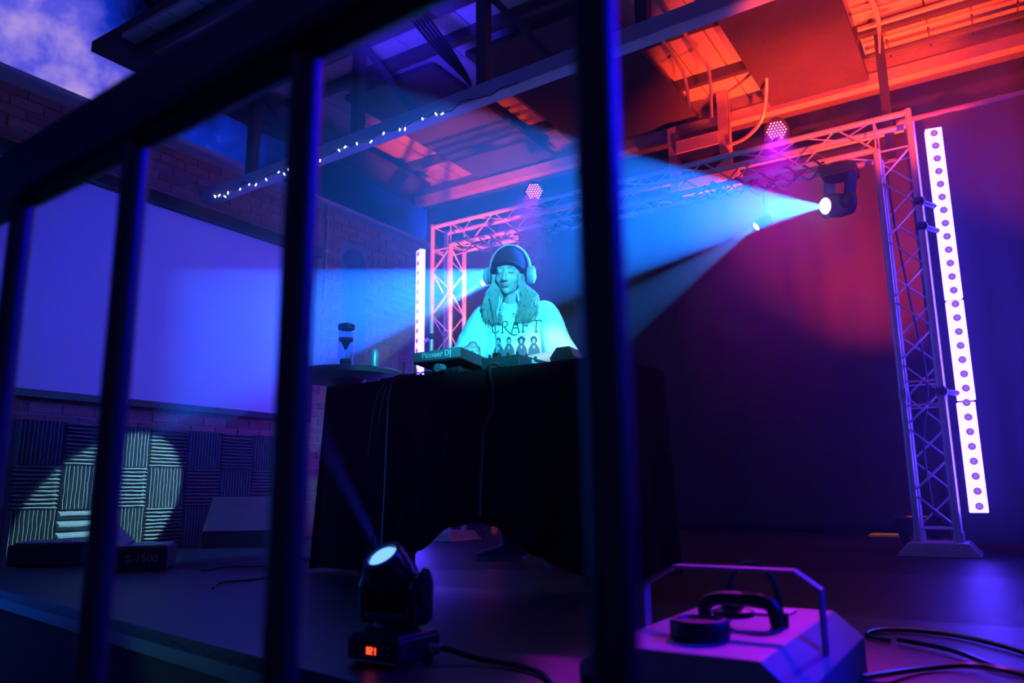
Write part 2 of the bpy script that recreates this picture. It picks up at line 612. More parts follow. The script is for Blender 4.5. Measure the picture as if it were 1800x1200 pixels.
# rear timber posts with a cross frame
rp = thing('rear_frame', 'timber frame of posts and rails behind the truss under the roof', 'timber frame', (-1.9, 6.52, 3.0))
TIM = M('rough_timber', (0.40, 0.32, 0.30), 0.8, bump=0.3, bscale=40)
obj('post', MB().box((-1.88, 6.46, 3.02), (-1.79, 6.56, 3.95)), TIM, rp)
obj('post', MB().box((-2.36, 6.46, 3.08), (-2.28, 6.56, 3.72)), TIM, rp)
obj('rail', MB().box((-2.28, 6.44, 3.44), (-1.88, 6.58, 3.56)), TIM, rp)
obj('rail', MB().box((-2.28, 6.40, 3.06), (-1.72, 6.58, 3.15)), TIM, rp)
# slender hanger from roof to truss corner, with pale cord wrapped round it
hg = thing('roof_hanger', 'slim post with pale cords hanging from the roof to the right truss corner', 'hanger post', (-0.47, 5.9, 2.7))
obj('post', MB().box((-0.50, 5.88, 2.72), (-0.44, 5.94, 3.72)), STEEL, hg)
for k in range(3):
    obj('cord', MB().path(smooth_pts([(-0.53 + .02 * k, 5.0, 3.90), (-0.50 + .015 * k, 5.4, 3.87), (-0.46 + 0.01 * k, 5.78, 3.80), (-0.47, 5.86, 3.55)], 5), 0.008, 5), M('pale_cord', (0.6, 0.5, 0.35), 0.7), hg)
# ceiling speaker / fan dome at the top edge
dm = thing('ceiling_dome', 'black dome housing on the roof at the top edge', 'dome', (-0.62, 4.45, 3.7))
obj('dome', MB().lathe([(0.11, 3.74), (0.13, 3.72), (0.125, 3.66), (0.09, 3.60), (0.03, 3.575)], 20, (-0.70, 4.72, 0)), GLOSSB, dm, smooth=True)

# fairy lights along the truss beam
fl = thing('fairy_lights', 'string of small white fairy lights along the roof truss beam', 'string lights', (-5.4, YT - 0.08, 2.85))
pts = []
N = 46
for i in range(N + 1):
    xx = -5.35 + i * (5.35 - 2.35) / N
    pts.append((xx, YT - 0.075 + 0.012 * sin(i * 1.7), chord_z(xx) - 0.035 - 0.03 * abs(sin(i * 0.55)) + 0.012 * sin(i * 2.3)))
obj('wire', MB().path(pts, 0.004, 5), RUBBER, fl)
BULB = EM('fairy_bulb', (0.7, 1.0, 1.0), 4.0)
bulb_me = MB().lathe([(0.0025, 0.0), (0.005, -0.006), (0.006, -0.014), (0.0045, -0.024), (0.001, -0.029)], 8).mesh('bulb', BULB, True)
for i in (0, 1, 2, 3, 5, 7, 8, 10, 12, 13, 14, 16, 18, 19, 22, 23, 25, 27, 29, 31, 32, 34, 36, 37):
    inst('bulb', bulb_me, fl, Matrix.Translation(V3(pts[i]) - fl.location) @ Euler((random.uniform(-.7, .7), random.uniform(-.7, .7), 0)).to_matrix().to_4x4())

# ---- backdrop curtain with soft folds, on a pipe
cur = thing('backdrop_curtain', 'tall black stage curtain hanging across the back', 'curtain', (-1.8, 7.28, 0))


def cur_fn(u, v):
    x = -5.35 + u * 8.2
    a = 0.35 + 0.65 * (1 - v)
    y = 7.26 + a * (0.035 * sin(x * 11 + 0.8 * sin(x * 2.3)) + 0.02 * sin(x * 23 + 1.3)) + 0.01 * sin(x * 3)
    return V3((x, y, 0.07 + v * 3.40))


obj('cloth', MB().grid(cur_fn, 420, 6), M('black_velour', (0.030, 0.028, 0.032), 0.9, var=0.35, scale=3, bump=0.1, spec=0.15), cur, smooth=True)
obj('pipe', MB().tube((-5.4, 7.22, 3.50), (2.9, 7.22, 3.50), 0.024, n=10), M('curtain_pipe', (0.55, 0.35, 0.35), 0.5, 0.3), cur, smooth=True)
obj('hem', MB().box((-5.35, 7.25, 0.055), (2.85, 7.29, 0.085)), CLOTHB, cur)

lcu = thing('added_glow_curtain', 'dark side curtain added to catch the glow behind the tall right batten', 'curtain', (0.6, 5.66, 0))  # curtain put in as a surface for the batten's glow


def glow_curtain_fn(u, v):
    x = -0.36 + u * 1.9
    y = 5.66 + (0.4 + 0.6 * (1 - v)) * (0.028 * sin(x * 15 + 0.5) + 0.012 * sin(x * 31))
    return V3((x, y, 0.04 + v * 2.83))


obj('cloth', MB().grid(glow_curtain_fn, 150, 5), M('glow_curtain_cloth', (0.075, 0.07, 0.08), 0.9, var=0.3, scale=3, spec=0.15), lcu, smooth=True)
obj('pipe', MB().tube((-0.40, 5.66, 2.885), (1.6, 5.66, 2.885), 0.02, n=10), M('curtain_pipe', (0.55, 0.35, 0.35), 0.5, 0.3), lcu, smooth=True)

# ---- vertical conduit on the brick wall near the screen
cv = thing('wall_conduit', 'thin vertical pipe on the brick wall right of the screen', 'conduit', (XW + 0.03, 5.24, 1.3))
obj('pipe', MB().tube((XW + 0.035, 5.22, 2.3), (XW + 0.035, 5.22, 3.25), 0.012, n=8), CON, cv)
for z in (2.4, 2.75, 3.1):
    obj('bracket', MB().box((XW, 5.19, z), (XW + 0.05, 5.25, z + 0.02)), CON, cv)

# ---- projection screen
SX = XW + 0.012
ps = thing('projection_screen', 'large white projection screen lit blue on the brick wall', 'screen', (SX + 0.05, 3.4, 1.05))
obj('screen_cloth', MB().box((SX + 0.045, 1.75, 1.09), (SX + 0.055, 5.00, 2.64)), M('screen_vinyl', (0.78, 0.78, 0.80), 0.75, var=0.03), ps)
obj('housing', MB().box((SX + 0.01, 1.68, 2.64), (SX + 0.12, 5.08, 2.74)), BLACK, ps, bevel=0.01)
obj('bottom_bar', MB().box((SX + 0.03, 1.70, 1.035), (SX + 0.075, 5.06, 1.09)), BLACK, ps, bevel=0.006)
for y0, y1 in ((1.70, 1.75), (5.00, 5.06)):
    obj('side_border', MB().box((SX + 0.03, y0, 1.06), (SX + 0.07, y1, 2.66)), BLACK, ps)

# ---- acoustic foam tiles, each with its wedges
FOAM = M('charcoal_foam', (0.20, 0.215, 0.21), 0.95, var=0.3, scale=60, bump=0.3, spec=0.1)


def foam_mesh(nt, wob):
    s_, base, pk = 0.298, 0.018, 0.052 if nt > 6 else 0.06
    mb = MB()
    mb.box((0, -s_ / 2, -s_ / 2), (base, s_ / 2, s_ / 2))
    step = s_ / nt
    for k in range(nt):
        z0 = -s_ / 2 + k * step
        seg = 5
        vs, fs = [], []
        for j in range(seg + 1):
            y = -s_ / 2 + s_ * j / seg
            w = wob * random.uniform(-1, 1)
            vs += [(base, y, z0), (base + pk * 0.88, y, z0 + step * 0.44 + w), (base + pk * 0.88, y, z0 + step * 0.60 + w), (base, y, z0 + step)]
        for j in range(seg):
            a, b = j * 4, (j + 1) * 4
            for q in range(3):
                fs.append((a + q, b + q, b + q + 1, a + q + 1))
        fs += [(0, 1, 2, 3), (seg * 4 + 3, seg * 4 + 2, seg * 4 + 1, seg * 4)]
        mb.add(vs, fs)
    return mb.mesh('foam_tile', FOAM)


foam_fine = [foam_mesh(11, 0.0035) for _ in range(3)]
foam_big = foam_mesh(4, 0.002)
ords = ['first', 'second', 'third', 'fourth', 'fifth', 'sixth', 'seventh', 'eighth']
for r, rn in enumerate(('bottom', 'middle', 'top')):
    for c in range(8):
        horiz = (c + r) % 2 == 1
        big = (r == 0 and c == 1)
        o = bpy.data.objects.new('foam_tile', foam_big if big else random.choice(foam_fine))
        COL.objects.link(o)
        o.location = (XW + 0.014, 2.68 + c * 0.318, 0.145 + r * 0.297)
        if not horiz:
            o.rotation_euler = (pi / 2, 0, 0)
        tag(o, 'charcoal foam tile with %s ridges, %s row, %s from the left' % ('broad horizontal' if big else 'horizontal' if horiz else 'vertical', rn, ords[c]), 'acoustic tile', 'foam tiles on the brick wall')

# ================================================================== LIGHTING TRUSS
TX0, TX1, TY0, TY1, TS = -4.07, -0.29, 5.10, 5.30, 0.20
TZ1, TZ0 = 2.69, 2.49
tr = thing('lighting_truss', 'aluminium box truss goalpost over the stage', 'truss', ((TX0 + TX1) / 2, 5.2, 0))
CH = 0.020
tw = tr.location
brace_cache = {}


def brace(p, q, r=0.006, name='brace'):
    p, q = V3(p), V3(q)
    L = round((q - p).length, 3)
    key = (L, r)
    if key not in brace_cache:
        brace_cache[key] = MB().tube((0, 0, 0), (0, 0, L), r, n=6).mesh('brace', ALU, True)
    inst(name, brace_cache[key], tr, frame_mtx(p - tw, q - tw))


for xa, xb in ((TX0, TX0 + TS), (TX1 - TS, TX1)):
    for xx in (xa, xb):
        for yy in (TY0, TY1):
            outer = (xx == TX0 or xx == TX1)
            obj('leg_chord', MB().tube((xx, yy, 0.09), (xx, yy, TZ1 + 0.02 if outer else TZ0), CH, n=12), ALU, tr, smooth=True)
    # zigzag lacing on the four faces
    nb, z0, z1 = 12, 0.16, 2.47
    st = (z1 - z0) / nb
    for k in range(nb):
        za, zb = z0 + k * st, z0 + (k + 1) * st
        f = k % 2
        brace((xa if f else xb, TY0, za), (xb if f else xa, TY0, zb))
        brace((xb if f else xa, TY1, za), (xa if f else xb, TY1, zb))
        brace((xa, TY0 if f else TY1, za), (xa, TY1 if f else TY0, zb))
        brace((xb, TY1 if f else TY0, za), (xb, TY0 if f else TY1, zb))
    for z in (0.15, 0.86, 1.00, 2.47):
        for p, q in (((xa, TY0), (xb, TY0)), ((xb, TY0), (xb, TY1)), ((xb, TY1), (xa, TY1)), ((xa, TY1), (xa, TY0))):
            brace((p[0], p[1], z), (q[0], q[1], z))
    for xx in (xa, xb):
        for yy in (TY0, TY1):
            obj('coupler', MB().tube((xx, yy, 0.90), (xx, yy, 0.96), CH + 0.005, n=12), M('truss_coupler', (0.35, 0.35, 0.38), 0.4, 0.8), tr, smooth=True)
    # folded base plate
    cx = (xa + xb) / 2
    mb = MB()
    h0, h1 = 0.21, 0.15
    mb.add([(cx - h0, 5.2 - 0.20, 0.0), (cx + h0, 5.2 - 0.20, 0.0), (cx + h0, 5.2 + 0.20, 0.0), (cx - h0, 5.2 + 0.20, 0.0),
            (cx - h1, 5.2 - 0.18, 0.075), (cx + h1, 5.2 - 0.18, 0.075), (cx + h1, 5.2 + 0.18, 0.075), (cx - h1, 5.2 + 0.18, 0.075)],
           [(0, 3, 2, 1), (4, 5, 6, 7), (0, 1, 5, 4), (1, 2, 6, 5), (2, 3, 7, 6), (3, 0, 4, 7)])
    bp = obj('base_plate', mb, M('base_plate_steel', (0.45, 0.43, 0.46), 0.45, 0.6), tr, bevel=0.004)
    bo = MB()
    for k in range(7):
        bo.tube((cx - 0.1 + k * 0.033, 4.995, 0.035), (cx - 0.1 + k * 0.033, 5.015, 0.04), 0.005, n=6)
    obj('rivets', bo, ALU, bp)
    for xx in (xa, xb):
        for yy in (TY0, TY1):
            obj('foot_spigot', MB().tube((xx, yy, 0.07), (xx, yy, 0.13), CH + 0.006, n=12), ALU, tr, smooth=True)
# crossbar
for yy in (TY0, TY1):
    obj('crossbar_chord', MB().tube((TX0, yy, TZ1), (TX1, yy, TZ1), CH, n=12), ALU, tr, smooth=True)
    obj('crossbar_chord', MB().tube((TX0 + TS, yy, TZ0), (TX1 - TS, yy, TZ0), CH, n=12), ALU, tr, smooth=True)
nb, x0, x1 = 15, TX0 + TS, TX1 - TS
st = (x1 - x0) / nb
for k in range(nb):
    xa, xb = x0 + k * st, x0 + (k + 1) * st
    f = k % 2
    brace((xa, TY0, TZ0 if f else TZ1), (xb, TY0, TZ1 if f else TZ0))
    brace((xa, TY1, TZ1 if f else TZ0), (xb, TY1, TZ0 if f else TZ1))
    brace((xa, TY0 if f else TY1, TZ1), (xb, TY1 if f else TY0, TZ1))
    brace((xa, TY1 if f else TY0, TZ0), (xb, TY0 if f else TY1, TZ0))
for xx in (TX0, TX0 + TS, TX1 - TS, TX1):
    for p, q in (((xx, TY0, TZ1), (xx, TY1, TZ1)), ((xx, TY0, TZ0), (xx, TY1, TZ0)), ((xx, TY0, TZ0), (xx, TY0, TZ1)), ((xx, TY1, TZ0), (xx, TY1, TZ1))):
        brace(p, q)
# cable wound along the crossbar
tc_ = thing('truss_cable', 'dark cables wound loosely along the truss crossbar', 'cable', (-2.2, 5.1, 2.5))
for s0, (xa, xb) in enumerate(((-3.8, -2.6), (-1.6, -0.8))):
    for q in range(3):
        pts = []
        for i in range(40):
            t = i / 39
            xx = xa + (xb - xa) * t
            pts.append((xx, 5.10 + 0.045 * cos(t * 30 + q * 2), 2.49 - 0.02 * q - 0.05 * sin(pi * t) * (0.4 + 0.4 * q) + 0.035 * sin(t * 30 + q * 2)))
        obj('cable', MB().path(pts, 0.007, 5), RUBBER, tc_)
pts = smooth_pts([(-0.46, 5.32, 2.45), (-0.44, 5.22, 2.0), (-0.40, 5.2, 1.5), (-0.36, 5.2, 1.0), (-0.42, 5.22, 0.6), (-0.40, 5.35, 0.02)], 6)
tag(obj('leg_cable', MB().path(pts, 0.007, 6), RUBBER, smooth=True), 'dark power cable running down inside the right truss leg', 'cable')

# ================================================================== LIGHT FIXTURES
# LED battens: white hot strips with a row of round lenses
BATE = EM('batten_light_blue_violet', (0.065, 0.030, 1.0), 36.0, True)
LENS_D = EM('batten_lens', (0.26, 0.10, 0.60), 1.0)


def batten(label, loc, rz, z0, z1, segs, lenses, clamps, power):
    b = thing('led_batten', label, 'stage light', (loc[0], loc[1], z0), 'led battens beside the truss')
    R = Matrix.Rotation(rz, 3, 'Z')

    def W(x, y, z):
        return R @ V3((x, y, 0)) + V3((loc[0], loc[1], z))
    w = 0.046
    zz = [z0] + [z0 + (z1 - z0) * s for s in segs] + [z1]
    for a, c in zip(zz, zz[1:]):
        off = 0.006 if a != z0 else 0.0
        mb = MB()
        t = MB().box((-w + 0.004 + off, 0.040, a + 0.006), (w - 0.004 + off, 0.085, c - 0.006))
        mb.add([W(p.x, p.y, p.z) for p in t.v], t.f)
        obj('housing', mb, BLACKM, b)
        t = MB().box((-w + off, -0.012, a + 0.006), (w + off, 0.040, c - 0.006))
        mb = MB().add([W(p.x, p.y, p.z) for p in t.v], t.f)
        obj('light_panel', mb, BATE, b, bevel=0.004)
    for k in range(lenses):
        z = z0 + (z1 - z0) * (k + 0.5) / lenses
        off = 0.006 if z > zz[1] and len(zz) > 2 else 0
        mb = MB().tube(W(off, -0.012, z), W(off, -0.015, z), 0.021, n=18)
        ln = obj('led_lens', mb, LENS_D, b)
        obj('lens_core', MB().tube(W(off, -0.0145, z), W(off, -0.018, z), 0.010, n=12), EM('batten_lens_core', (0.34, 0.16, 0.75), 1.1), ln)
    for (p, q) in clamps:
        obj('clamp', MB().tube(p, q, 0.016, n=8).ball(p, 0.034, 10, 6).ball(q, 0.026, 10, 6), BLACKM, b, smooth=True)
    return b


batten('tall glowing white LED batten beside the right truss leg', (-0.175, 5.26), radians(12), 0.23, 2.62, (0.272, 0.53), 28,
       [((-0.285, 5.10, 2.10), (-0.19, 5.30, 2.10)), ((-0.285, 5.10, 1.94), (-0.19, 5.30, 1.94)), ((-0.285, 5.10, 0.93), (-0.19, 5.30, 0.93))], 1)
batten('glowing white LED batten by the left truss leg behind the round table', (-4.32, 5.22), radians(-27), 0.23, 2.56, (0.5,), 26,
       [((-4.07, 5.10, 1.70), (-4.28, 5.26, 1.70))], 1)

# LED par lights standing on the crossbar, facing the room
PINK = EM('par_led_pink', (1.0, 0.20, 0.60), 3.6)


def par(label, x, aim, power, angle, z=2.80):
    p = thing('led_par', label, 'stage light', (x, 5.12, TZ1 + 0.02), 'pink LED par lights on the truss')
    c = V3((x, 5.12, z))
    d = (V3(aim) - c).normalized()
    R = d.to_track_quat('Z', 'Y').to_matrix()
    obj('housing', MB().lathe([(0.045, -0.11), (0.07, -0.10), (0.078, 0.0), (0.082, 0.03), (0.074, 0.03), (0.072, 0.015)], 24, c, R), BLACKM, p, smooth=True)
    dots = MB()
    n = 0
    for q in range(-3, 4):
        for r in range(-3, 4):
            if abs(q + r) > 3:
                continue
            pos = V3(((q + r / 2) * 0.0205, r * 0.0178, 0.020))
            dots.disc(c + R @ pos, d, 0.0062, 8)
    obj('led_cluster', dots, PINK, p)
    side = R @ V3((1, 0, 0))
    side = V3((side.x, side.y, 0)).normalized()
    pts = [c + side * 0.09, c + side * 0.09 - V3((0, 0, 0.09)), c - side * 0.09 - V3((0, 0, 0.09)), c - side * 0.09]
    obj('yoke', MB().path(pts, 0.008, 6), BLACKM, p)
    obj('clamp', MB().box((x - 0.025, 5.09, TZ1 + 0.0), (x + 0.025, 5.15, TZ1 + 0.04)), BLACKM, p)
    lamp('par_light', 'SPOT', c + d * 0.05, (0.62, 0.006, 1.0), power, aim, angle, 0.9, 0.05, p)
    return p


par('pink glowing LED par on the truss above the right half of the stage', -1.09, (-0.40, 1.45, 0.1), 430, 18)
par('pink glowing LED par on the truss above the disc jockey', -3.03, (-1.2, 1.4, 0.2), 200, 16)


# hung moving heads
def hung_head(name, label, x, zc, aim, size, col, power, angle, group, lens_strength, lens_col, y=5.14, blend=0.1):
    z_l = zc
    c = V3((x, y, z_l))
    d = (V3(aim) - c).normalized()
    t = thing(name, label, 'stage light', (x, y, TZ0 - 0.03), group)
    s = size
    bx, by = x + 0.10 * s, y + 0.06
    if s > 0.8:
        obj('base', MB().box((bx - 0.11, by - 0.09, TZ0 - 0.10), (bx + 0.11, by + 0.09, TZ0 - 0.025)), BLACK, t, bevel=0.012)
        obj('clamp', MB().box((bx - 0.03, by - 0.10, TZ0 - 0.03), (bx + 0.03, by - 0.0, TZ0 + 0.02)), BLACKM, t)
        cc = c - d * 0.10
        for sg in (-1, 1):
            sd = V3((d.y, -d.x, 0)).normalized() * sg * 0.105
            a = V3((bx, by, TZ0 - 0.10)) + sd
            obj('yoke_arm', MB().bar(a, V3((cc.x, cc.y, cc.z - 0.03)) + sd, 0.07, 0.03, sd).ball(V3((cc.x, cc.y, cc.z)) + sd, (0.055, 0.055, 0.055), 12, 8), BLACK, t, smooth=True)
    else:
        obj('drop_rod', MB().tube((bx, by, TZ0 - 0.02), (bx, by, zc + 0.04), 0.010, n=8), BLACKM, t)
        cc = c - d * 0.06
        obj('yoke', MB().path([V3((bx, by, zc + 0.05)), V3((bx, by, zc + 0.05)) + V3((0.0, 0.05, 0)), cc + V3((0, 0.05, 0))], 0.008, 6), BLACKM, t)
    R = d.to_track_quat('Z', 'Y').to_matrix()
    k = 0.075 * s if s > 0.8 else 0.042
    obj('head', MB().lathe([(0.3 * k, -3.0 * k), (0.85 * k, -2.7 * k), (1.1 * k, -1.5 * k), (1.05 * k, -0.6 * k), (0.85 * k, 0.0), (0.72 * k, 0.0), (0.70 * k, -0.1 * k)], 20, c, R), BLACK, t, smooth=True)
    obj('lens', MB().lathe([(0.70 * k, -0.08 * k), (0.55 * k, 0.10 * k), (0.25 * k, 0.2 * k), (0.02 * k, 0.22 * k)], 18, c, R), EM('lens_' + name + str(round(x, 1)), lens_col, lens_strength), t, smooth=True)
    lamp('beam_light', 'SPOT', c + d * (0.3 * k + 0.004), col, power, aim, angle, blend, 0.012, t)
    return t


LEFT = V3((-0.843, -0.537, 0.0))
p0 = V3((-0.83, 5.14, 2.20))
hung_head('moving_head', 'black moving head with a bright blue white beam under the right of the truss', -0.83, 2.20, p0 + V3((-0.648, -0.749, -0.141)) * 3, 1.0,
          (0.006, 0.15, 1.0), 9500, 30, 'moving heads hung from the truss', 30, (0.6, 0.85, 1.0))
p1 = V3((-3.18, 5.14, 2.17))
hung_head('moving_head', 'dark moving head hung from the truss behind the disc jockey', -3.18, 2.17, p1 + V3((-0.39, -0.86, -0.345)) * 3, 1.0,
          (0.006, 0.12, 1.0), 24000, 23, 'moving heads hung from the truss', 20, (0.5, 0.8, 1.0))
p2 = V3((-1.325, 5.32, 2.21))
hung_head('pin_spot', 'small pin spot with a narrow blue beam left of the bright moving head', -1.325, 2.21, p2 + LEFT * 3 + V3((0, 0, -2.0)), 0.55,
          (0.012, 0.2, 1.0), 1700, 17, 'pin spots under the truss', 9, (0.45, 0.95, 1.0), y=5.32)
p3 = V3((-3.47, 5.00, 2.06))
hung_head('pin_spot', 'small pin spot with a narrow beam left of the disc jockey', -3.47, 2.06, V3((-5.50, 3.20, 0.30)), 0.55,
          (0.30, 0.75, 0.95), 1500, 16.5, 'pin spots under the truss', 9, (0.5, 0.9, 1.0), y=5.00)


# red floor pars shining up
def floor_par(label, x, y, aim, power, ang_):
    t = thing('floor_par', label, 'stage light', (x, y, 0), 'floor par lights')
    obj('housing', MB().lathe([(0.08, 0.07), (0.12, 0.08), (0.135, 0.14), (0.14, 0.19), (0.13, 0.20), (0.12, 0.185)], 26, (x, y, 0)), BLACK, t, smooth=True)
    obj('light_face', MB().lathe([(0.118, 0.187), (0.118, 0.193), (0.06, 0.196), (0.01, 0.197)], 20, (x, y, 0)), EM('red_par_face', (1.0, 0.10, 0.02), 2.5), t)
    for sg in (-1, 1):
        obj('foot', MB().bar((x + sg * 0.06, y - 0.1, 0.0), (x + sg * 0.1, y - 0.02, 0.09), 0.04, 0.012).bar((x + sg * 0.06, y + 0.1, 0.0), (x + sg * 0.1, y + 0.02, 0.09), 0.04, 0.012), BLACKM, t)
        obj('handle', MB().path([(x + sg * 0.14, y - 0.03, 0.16), (x + sg * 0.165, y - 0.02, 0.14), (x + sg * 0.165, y + 0.02, 0.14), (x + sg * 0.14, y + 0.03, 0.16)], 0.008, 6), BLACKM, t)
    lamp('red_light', 'SPOT', (x, y, 0.215), (1.0, 0.04, 0.008), power, aim, ang_, 1.0, 0.05, t)
    return t


floor_par('black floor par glowing red behind the right truss leg', -0.55, 5.80, (-0.95, 7.15, 3.9), 5200, 60)
floor_par('black floor par behind the left truss leg', -4.02, 5.80, (-4.10, 6.3, 3.9), 200, 50)
tag(obj('yellow_glow_strip', MB().box((-1.02, 6.92, 0.0), (-0.60, 7.16, 0.018)), M('warm_glow_yellow', (0.75, 0.42, 0.03), 0.7, var=0.3), bevel=0.003), 'yellow strip painted as warm light on the floor by the curtain', 'board')  # yellow colour stands for warm backstage light under the hem

# floor moving head in the foreground
fm = thing('floor_moving_head', 'small black moving head on the stage floor with red digits', 'stage light', (-1.243, 1.435, 0))
bs = obj('base', MB().box((-1.32, 1.36, 0.008), (-1.168, 1.51, 0.062)), BLACK, fm, bevel=0.008)
obj('base_lid', MB().lathe([(0.105, 0.060), (0.098, 0.070), (0.06, 0.078)], 4, (-1.244, 1.435, 0), Matrix.Rotation(pi / 4, 3, 'Z')), BLACK, fm, bevel=0.004)
for xx in (-1.30, -1.19):
    for yy in (1.38, 1.49):
        obj('rubber_foot', MB().tube((xx, yy, 0.0), (xx, yy, 0.01), 0.012, n=10), RUBBER, fm)
obj('panel', MB().box((-1.315, 1.356, 0.018), (-1.173, 1.3605, 0.056)), GLOSSB, bs)
obj('trim_line', MB().box((-1.313, 1.354, 0.011), (-1.18, 1.3605, 0.0145)), M('grey_trim', (0.3, 0.33, 0.35), 0.4), bs)
SEG = {'0': 'abcdef', '2': 'abged', '1': 'bc'}
dg_ = MB()


def seg7(mb, ch, x, y, z, w, h, t):
    L = {'a': ((x, z + h), (x + w, z + h)), 'g': ((x, z + h / 2), (x + w, z + h / 2)), 'd': ((x, z), (x + w, z)),
         'f': ((x, z + h / 2), (x, z + h)), 'e': ((x, z), (x, z + h / 2)), 'b': ((x + w, z + h / 2), (x + w, z + h)), 'c': ((x + w, z), (x + w, z + h / 2))}
    for s in SEG[ch]:
        (xa, za), (xb, zb) = L[s]
        mb.box((xa - t, y, za - t), (xb + t, y + 0.001, zb + t))


obj('display', MB().box((-1.262, 1.354, 0.022), (-1.226, 1.3558, 0.050)), M('dark_red_display', (0.06, 0.008, 0.006), 0.3), bs)
for i, ch in enumerate('021'):
    seg7(dg_, ch, -1.2545 + i * 0.0095, 1.3525, 0.029, 0.0055, 0.0125, 0.0011)
obj('digits', dg_, EM('red_digits', (1.0, 0.06, 0.02), 3.0), bs)
for k in range(4):
    obj('button', MB().tube((-1.212 + (k % 2) * 0.018, 1.357, 0.030 + (k // 2) * 0.014), (-1.212 + (k % 2) * 0.018, 1.353, 0.030 + (k // 2) * 0.014), 0.004, n=8), M('grey_button', (0.12, 0.12, 0.14), 0.5), bs)
yk = obj('yoke', MB().box((-1.325, 1.40, 0.082), (-1.163, 1.47, 0.112)).tube((-1.244, 1.435, 0.07), (-1.244, 1.435, 0.09), 0.05, n=16), BLACK, fm, bevel=0.01)
for sg in (-1, 1):
    xx = -1.244 + sg * 0.073
    obj('yoke_arm', MB().prism([(1.400, 0.09), (1.470, 0.09), (1.473, 0.165), (1.462, 0.192), (1.435, 0.203), (1.408, 0.192), (1.397, 0.165)],
                               lambda y, z: (xx - 0.014, y, z), lambda y, z: (xx + 0.014, y, z)), GLOSSB, fm, bevel=0.009)
    obj('arm_cap', MB().lathe([(0.034, 0), (0.032, 0.008), (0.02, 0.012)], 18, (xx + sg * 0.012, 1.435, 0.165), Matrix.Rotation(sg * pi / 2, 3, 'Y'), 1.35, 0.75), GLOSSB, fm, smooth=True)
hc = V3((-1.246, 1.432, 0.182))
hd = V3((-0.07, -0.57, 0.82)).normalized()
Rh = hd.to_track_quat('Z', 'Y').to_matrix()
obj('head', MB().lathe([(0.015, -0.085), (0.045, -0.075), (0.057, -0.03), (0.058, 0.025), (0.052, 0.062), (0.049, 0.070), (0.036, 0.070), (0.035, 0.06)], 24, hc, Rh), GLOSSB, fm, smooth=True)
obj('lens', MB().lathe([(0.035, 0.062), (0.030, 0.068), (0.012, 0.071), (0.001, 0.0715)], 20, hc, Rh), EM('floor_head_lens', (0.12, 0.32, 1.0), 2.2), fm, smooth=True)
lamp('floor_beam_light', 'SPOT', hc + hd * 0.078, (0.01, 0.03, 1.0), 700, hc + hd * 3, 9, 0.5, 0.01, fm)
pts = smooth_pts([(-1.168, 1.47, 0.03), (-1.12, 1.48, 0.028), (-1.05, 1.5, 0.012), (-0.95, 1.5, 0.008), (-0.86, 1.46, 0.008), (-0.76, 1.36, 0.008), (-0.66, 1.38, 0.008)], 7)
tag(obj('power_cable', MB().path(pts, 0.0065, 6), RUBBER, smooth=True), 'black power cable plugged into the floor moving head', 'cable')
obj('plug', MB().tube((-1.17, 1.47, 0.03), (-1.14, 1.476, 0.03), 0.011, 0.009, n=10), M('violet_plug', (0.25, 0.22, 0.28), 0.4), fm)

# fog machine in the right foreground
fg = thing('fog_machine', 'grey metal fog machine with bail handle in the right foreground', 'fog machine', (-0.46, 1.48, 0))
GREY = M('fog_case_paint', (0.30, 0.28, 0.32), 0.45, 0.2)
poly = [(-0.64, 0.006), (-0.285, 0.006), (-0.285, 0.085), (-0.34, 0.132), (-0.60, 0.132), (-0.64, 0.10)]
obj('case', MB().prism(poly, lambda x, z: (x, 1.20, z), lambda x, z: (x, 1.76, z)), GREY, fg, bevel=0.003)
obj('front_panel', MB().box((-0.63, 1.192, 0.012), (-0.295, 1.20, 0.082)), BLACKM, fg)
obj('nozzle', MB().tube((-0.46, 1.195, 0.05), (-0.46, 1.17, 0.05), 0.018, n=12), BLACKM, fg)
hb = []
obj('handle', MB().bar((-0.565, 1.47, 0.235), (-0.345, 1.47, 0.235), 0.030, 0.006).bar((-0.345, 1.47, 0.235), (-0.302, 1.47, 0.205), 0.030, 0.006)
    .bar((-0.302, 1.47, 0.208), (-0.302, 1.47, 0.06), 0.006, 0.030, (0, 1, 0)).bar((-0.565, 1.47, 0.235), (-0.63, 1.47, 0.20), 0.030, 0.006).bar((-0.63, 1.47, 0.203), (-0.63, 1.47, 0.06), 0.006, 0.030, (0, 1, 0)), GREY, fg)
obj('fluid_cap', MB().lathe([(0.048, 0.132), (0.050, 0.136), (0.050, 0.158), (0.046, 0.164), (0.038, 0.164), (0.036, 0.160)], 28, (-0.475, 1.33, 0)), BLACK, fg, smooth=True)
obj('filler_plate', MB().box((-0.57, 1.62, 0.132), (-0.40, 1.70, 0.137)), ALU, fg)
obj('carry_strap', MB().path(smooth_pts([(-0.515, 1.48, 0.135), (-0.515, 1.48, 0.165), (-0.49, 1.485, 0.178), (-0.43, 1.49, 0.178), (-0.395, 1.49, 0.170), (-0.385, 1.49, 0.135)], 5), 0.013, 8), BLACK, fg, smooth=True)
obj('tank_neck', MB().lathe([(0.04, 0.132), (0.04, 0.142), (0.022, 0.148), (0.022, 0.158)], 18, (-0.50, 1.60, 0)), BLACK, fg, smooth=True)
obj('hose', MB().path(smooth_pts([(-0.50, 1.60, 0.15), (-0.495, 1.58, 0.20), (-0.46, 1.56, 0.235), (-0.42, 1.54, 0.232), (-0.395, 1.53, 0.20), (-0.385, 1.52, 0.14)], 6), 0.006, 7), RUBBER, fg, smooth=True)
obj('hose_fitting', MB().tube((-0.385, 1.52, 0.132), (-0.385, 1.52, 0.155), 0.012, n=10), BLACKM, fg)
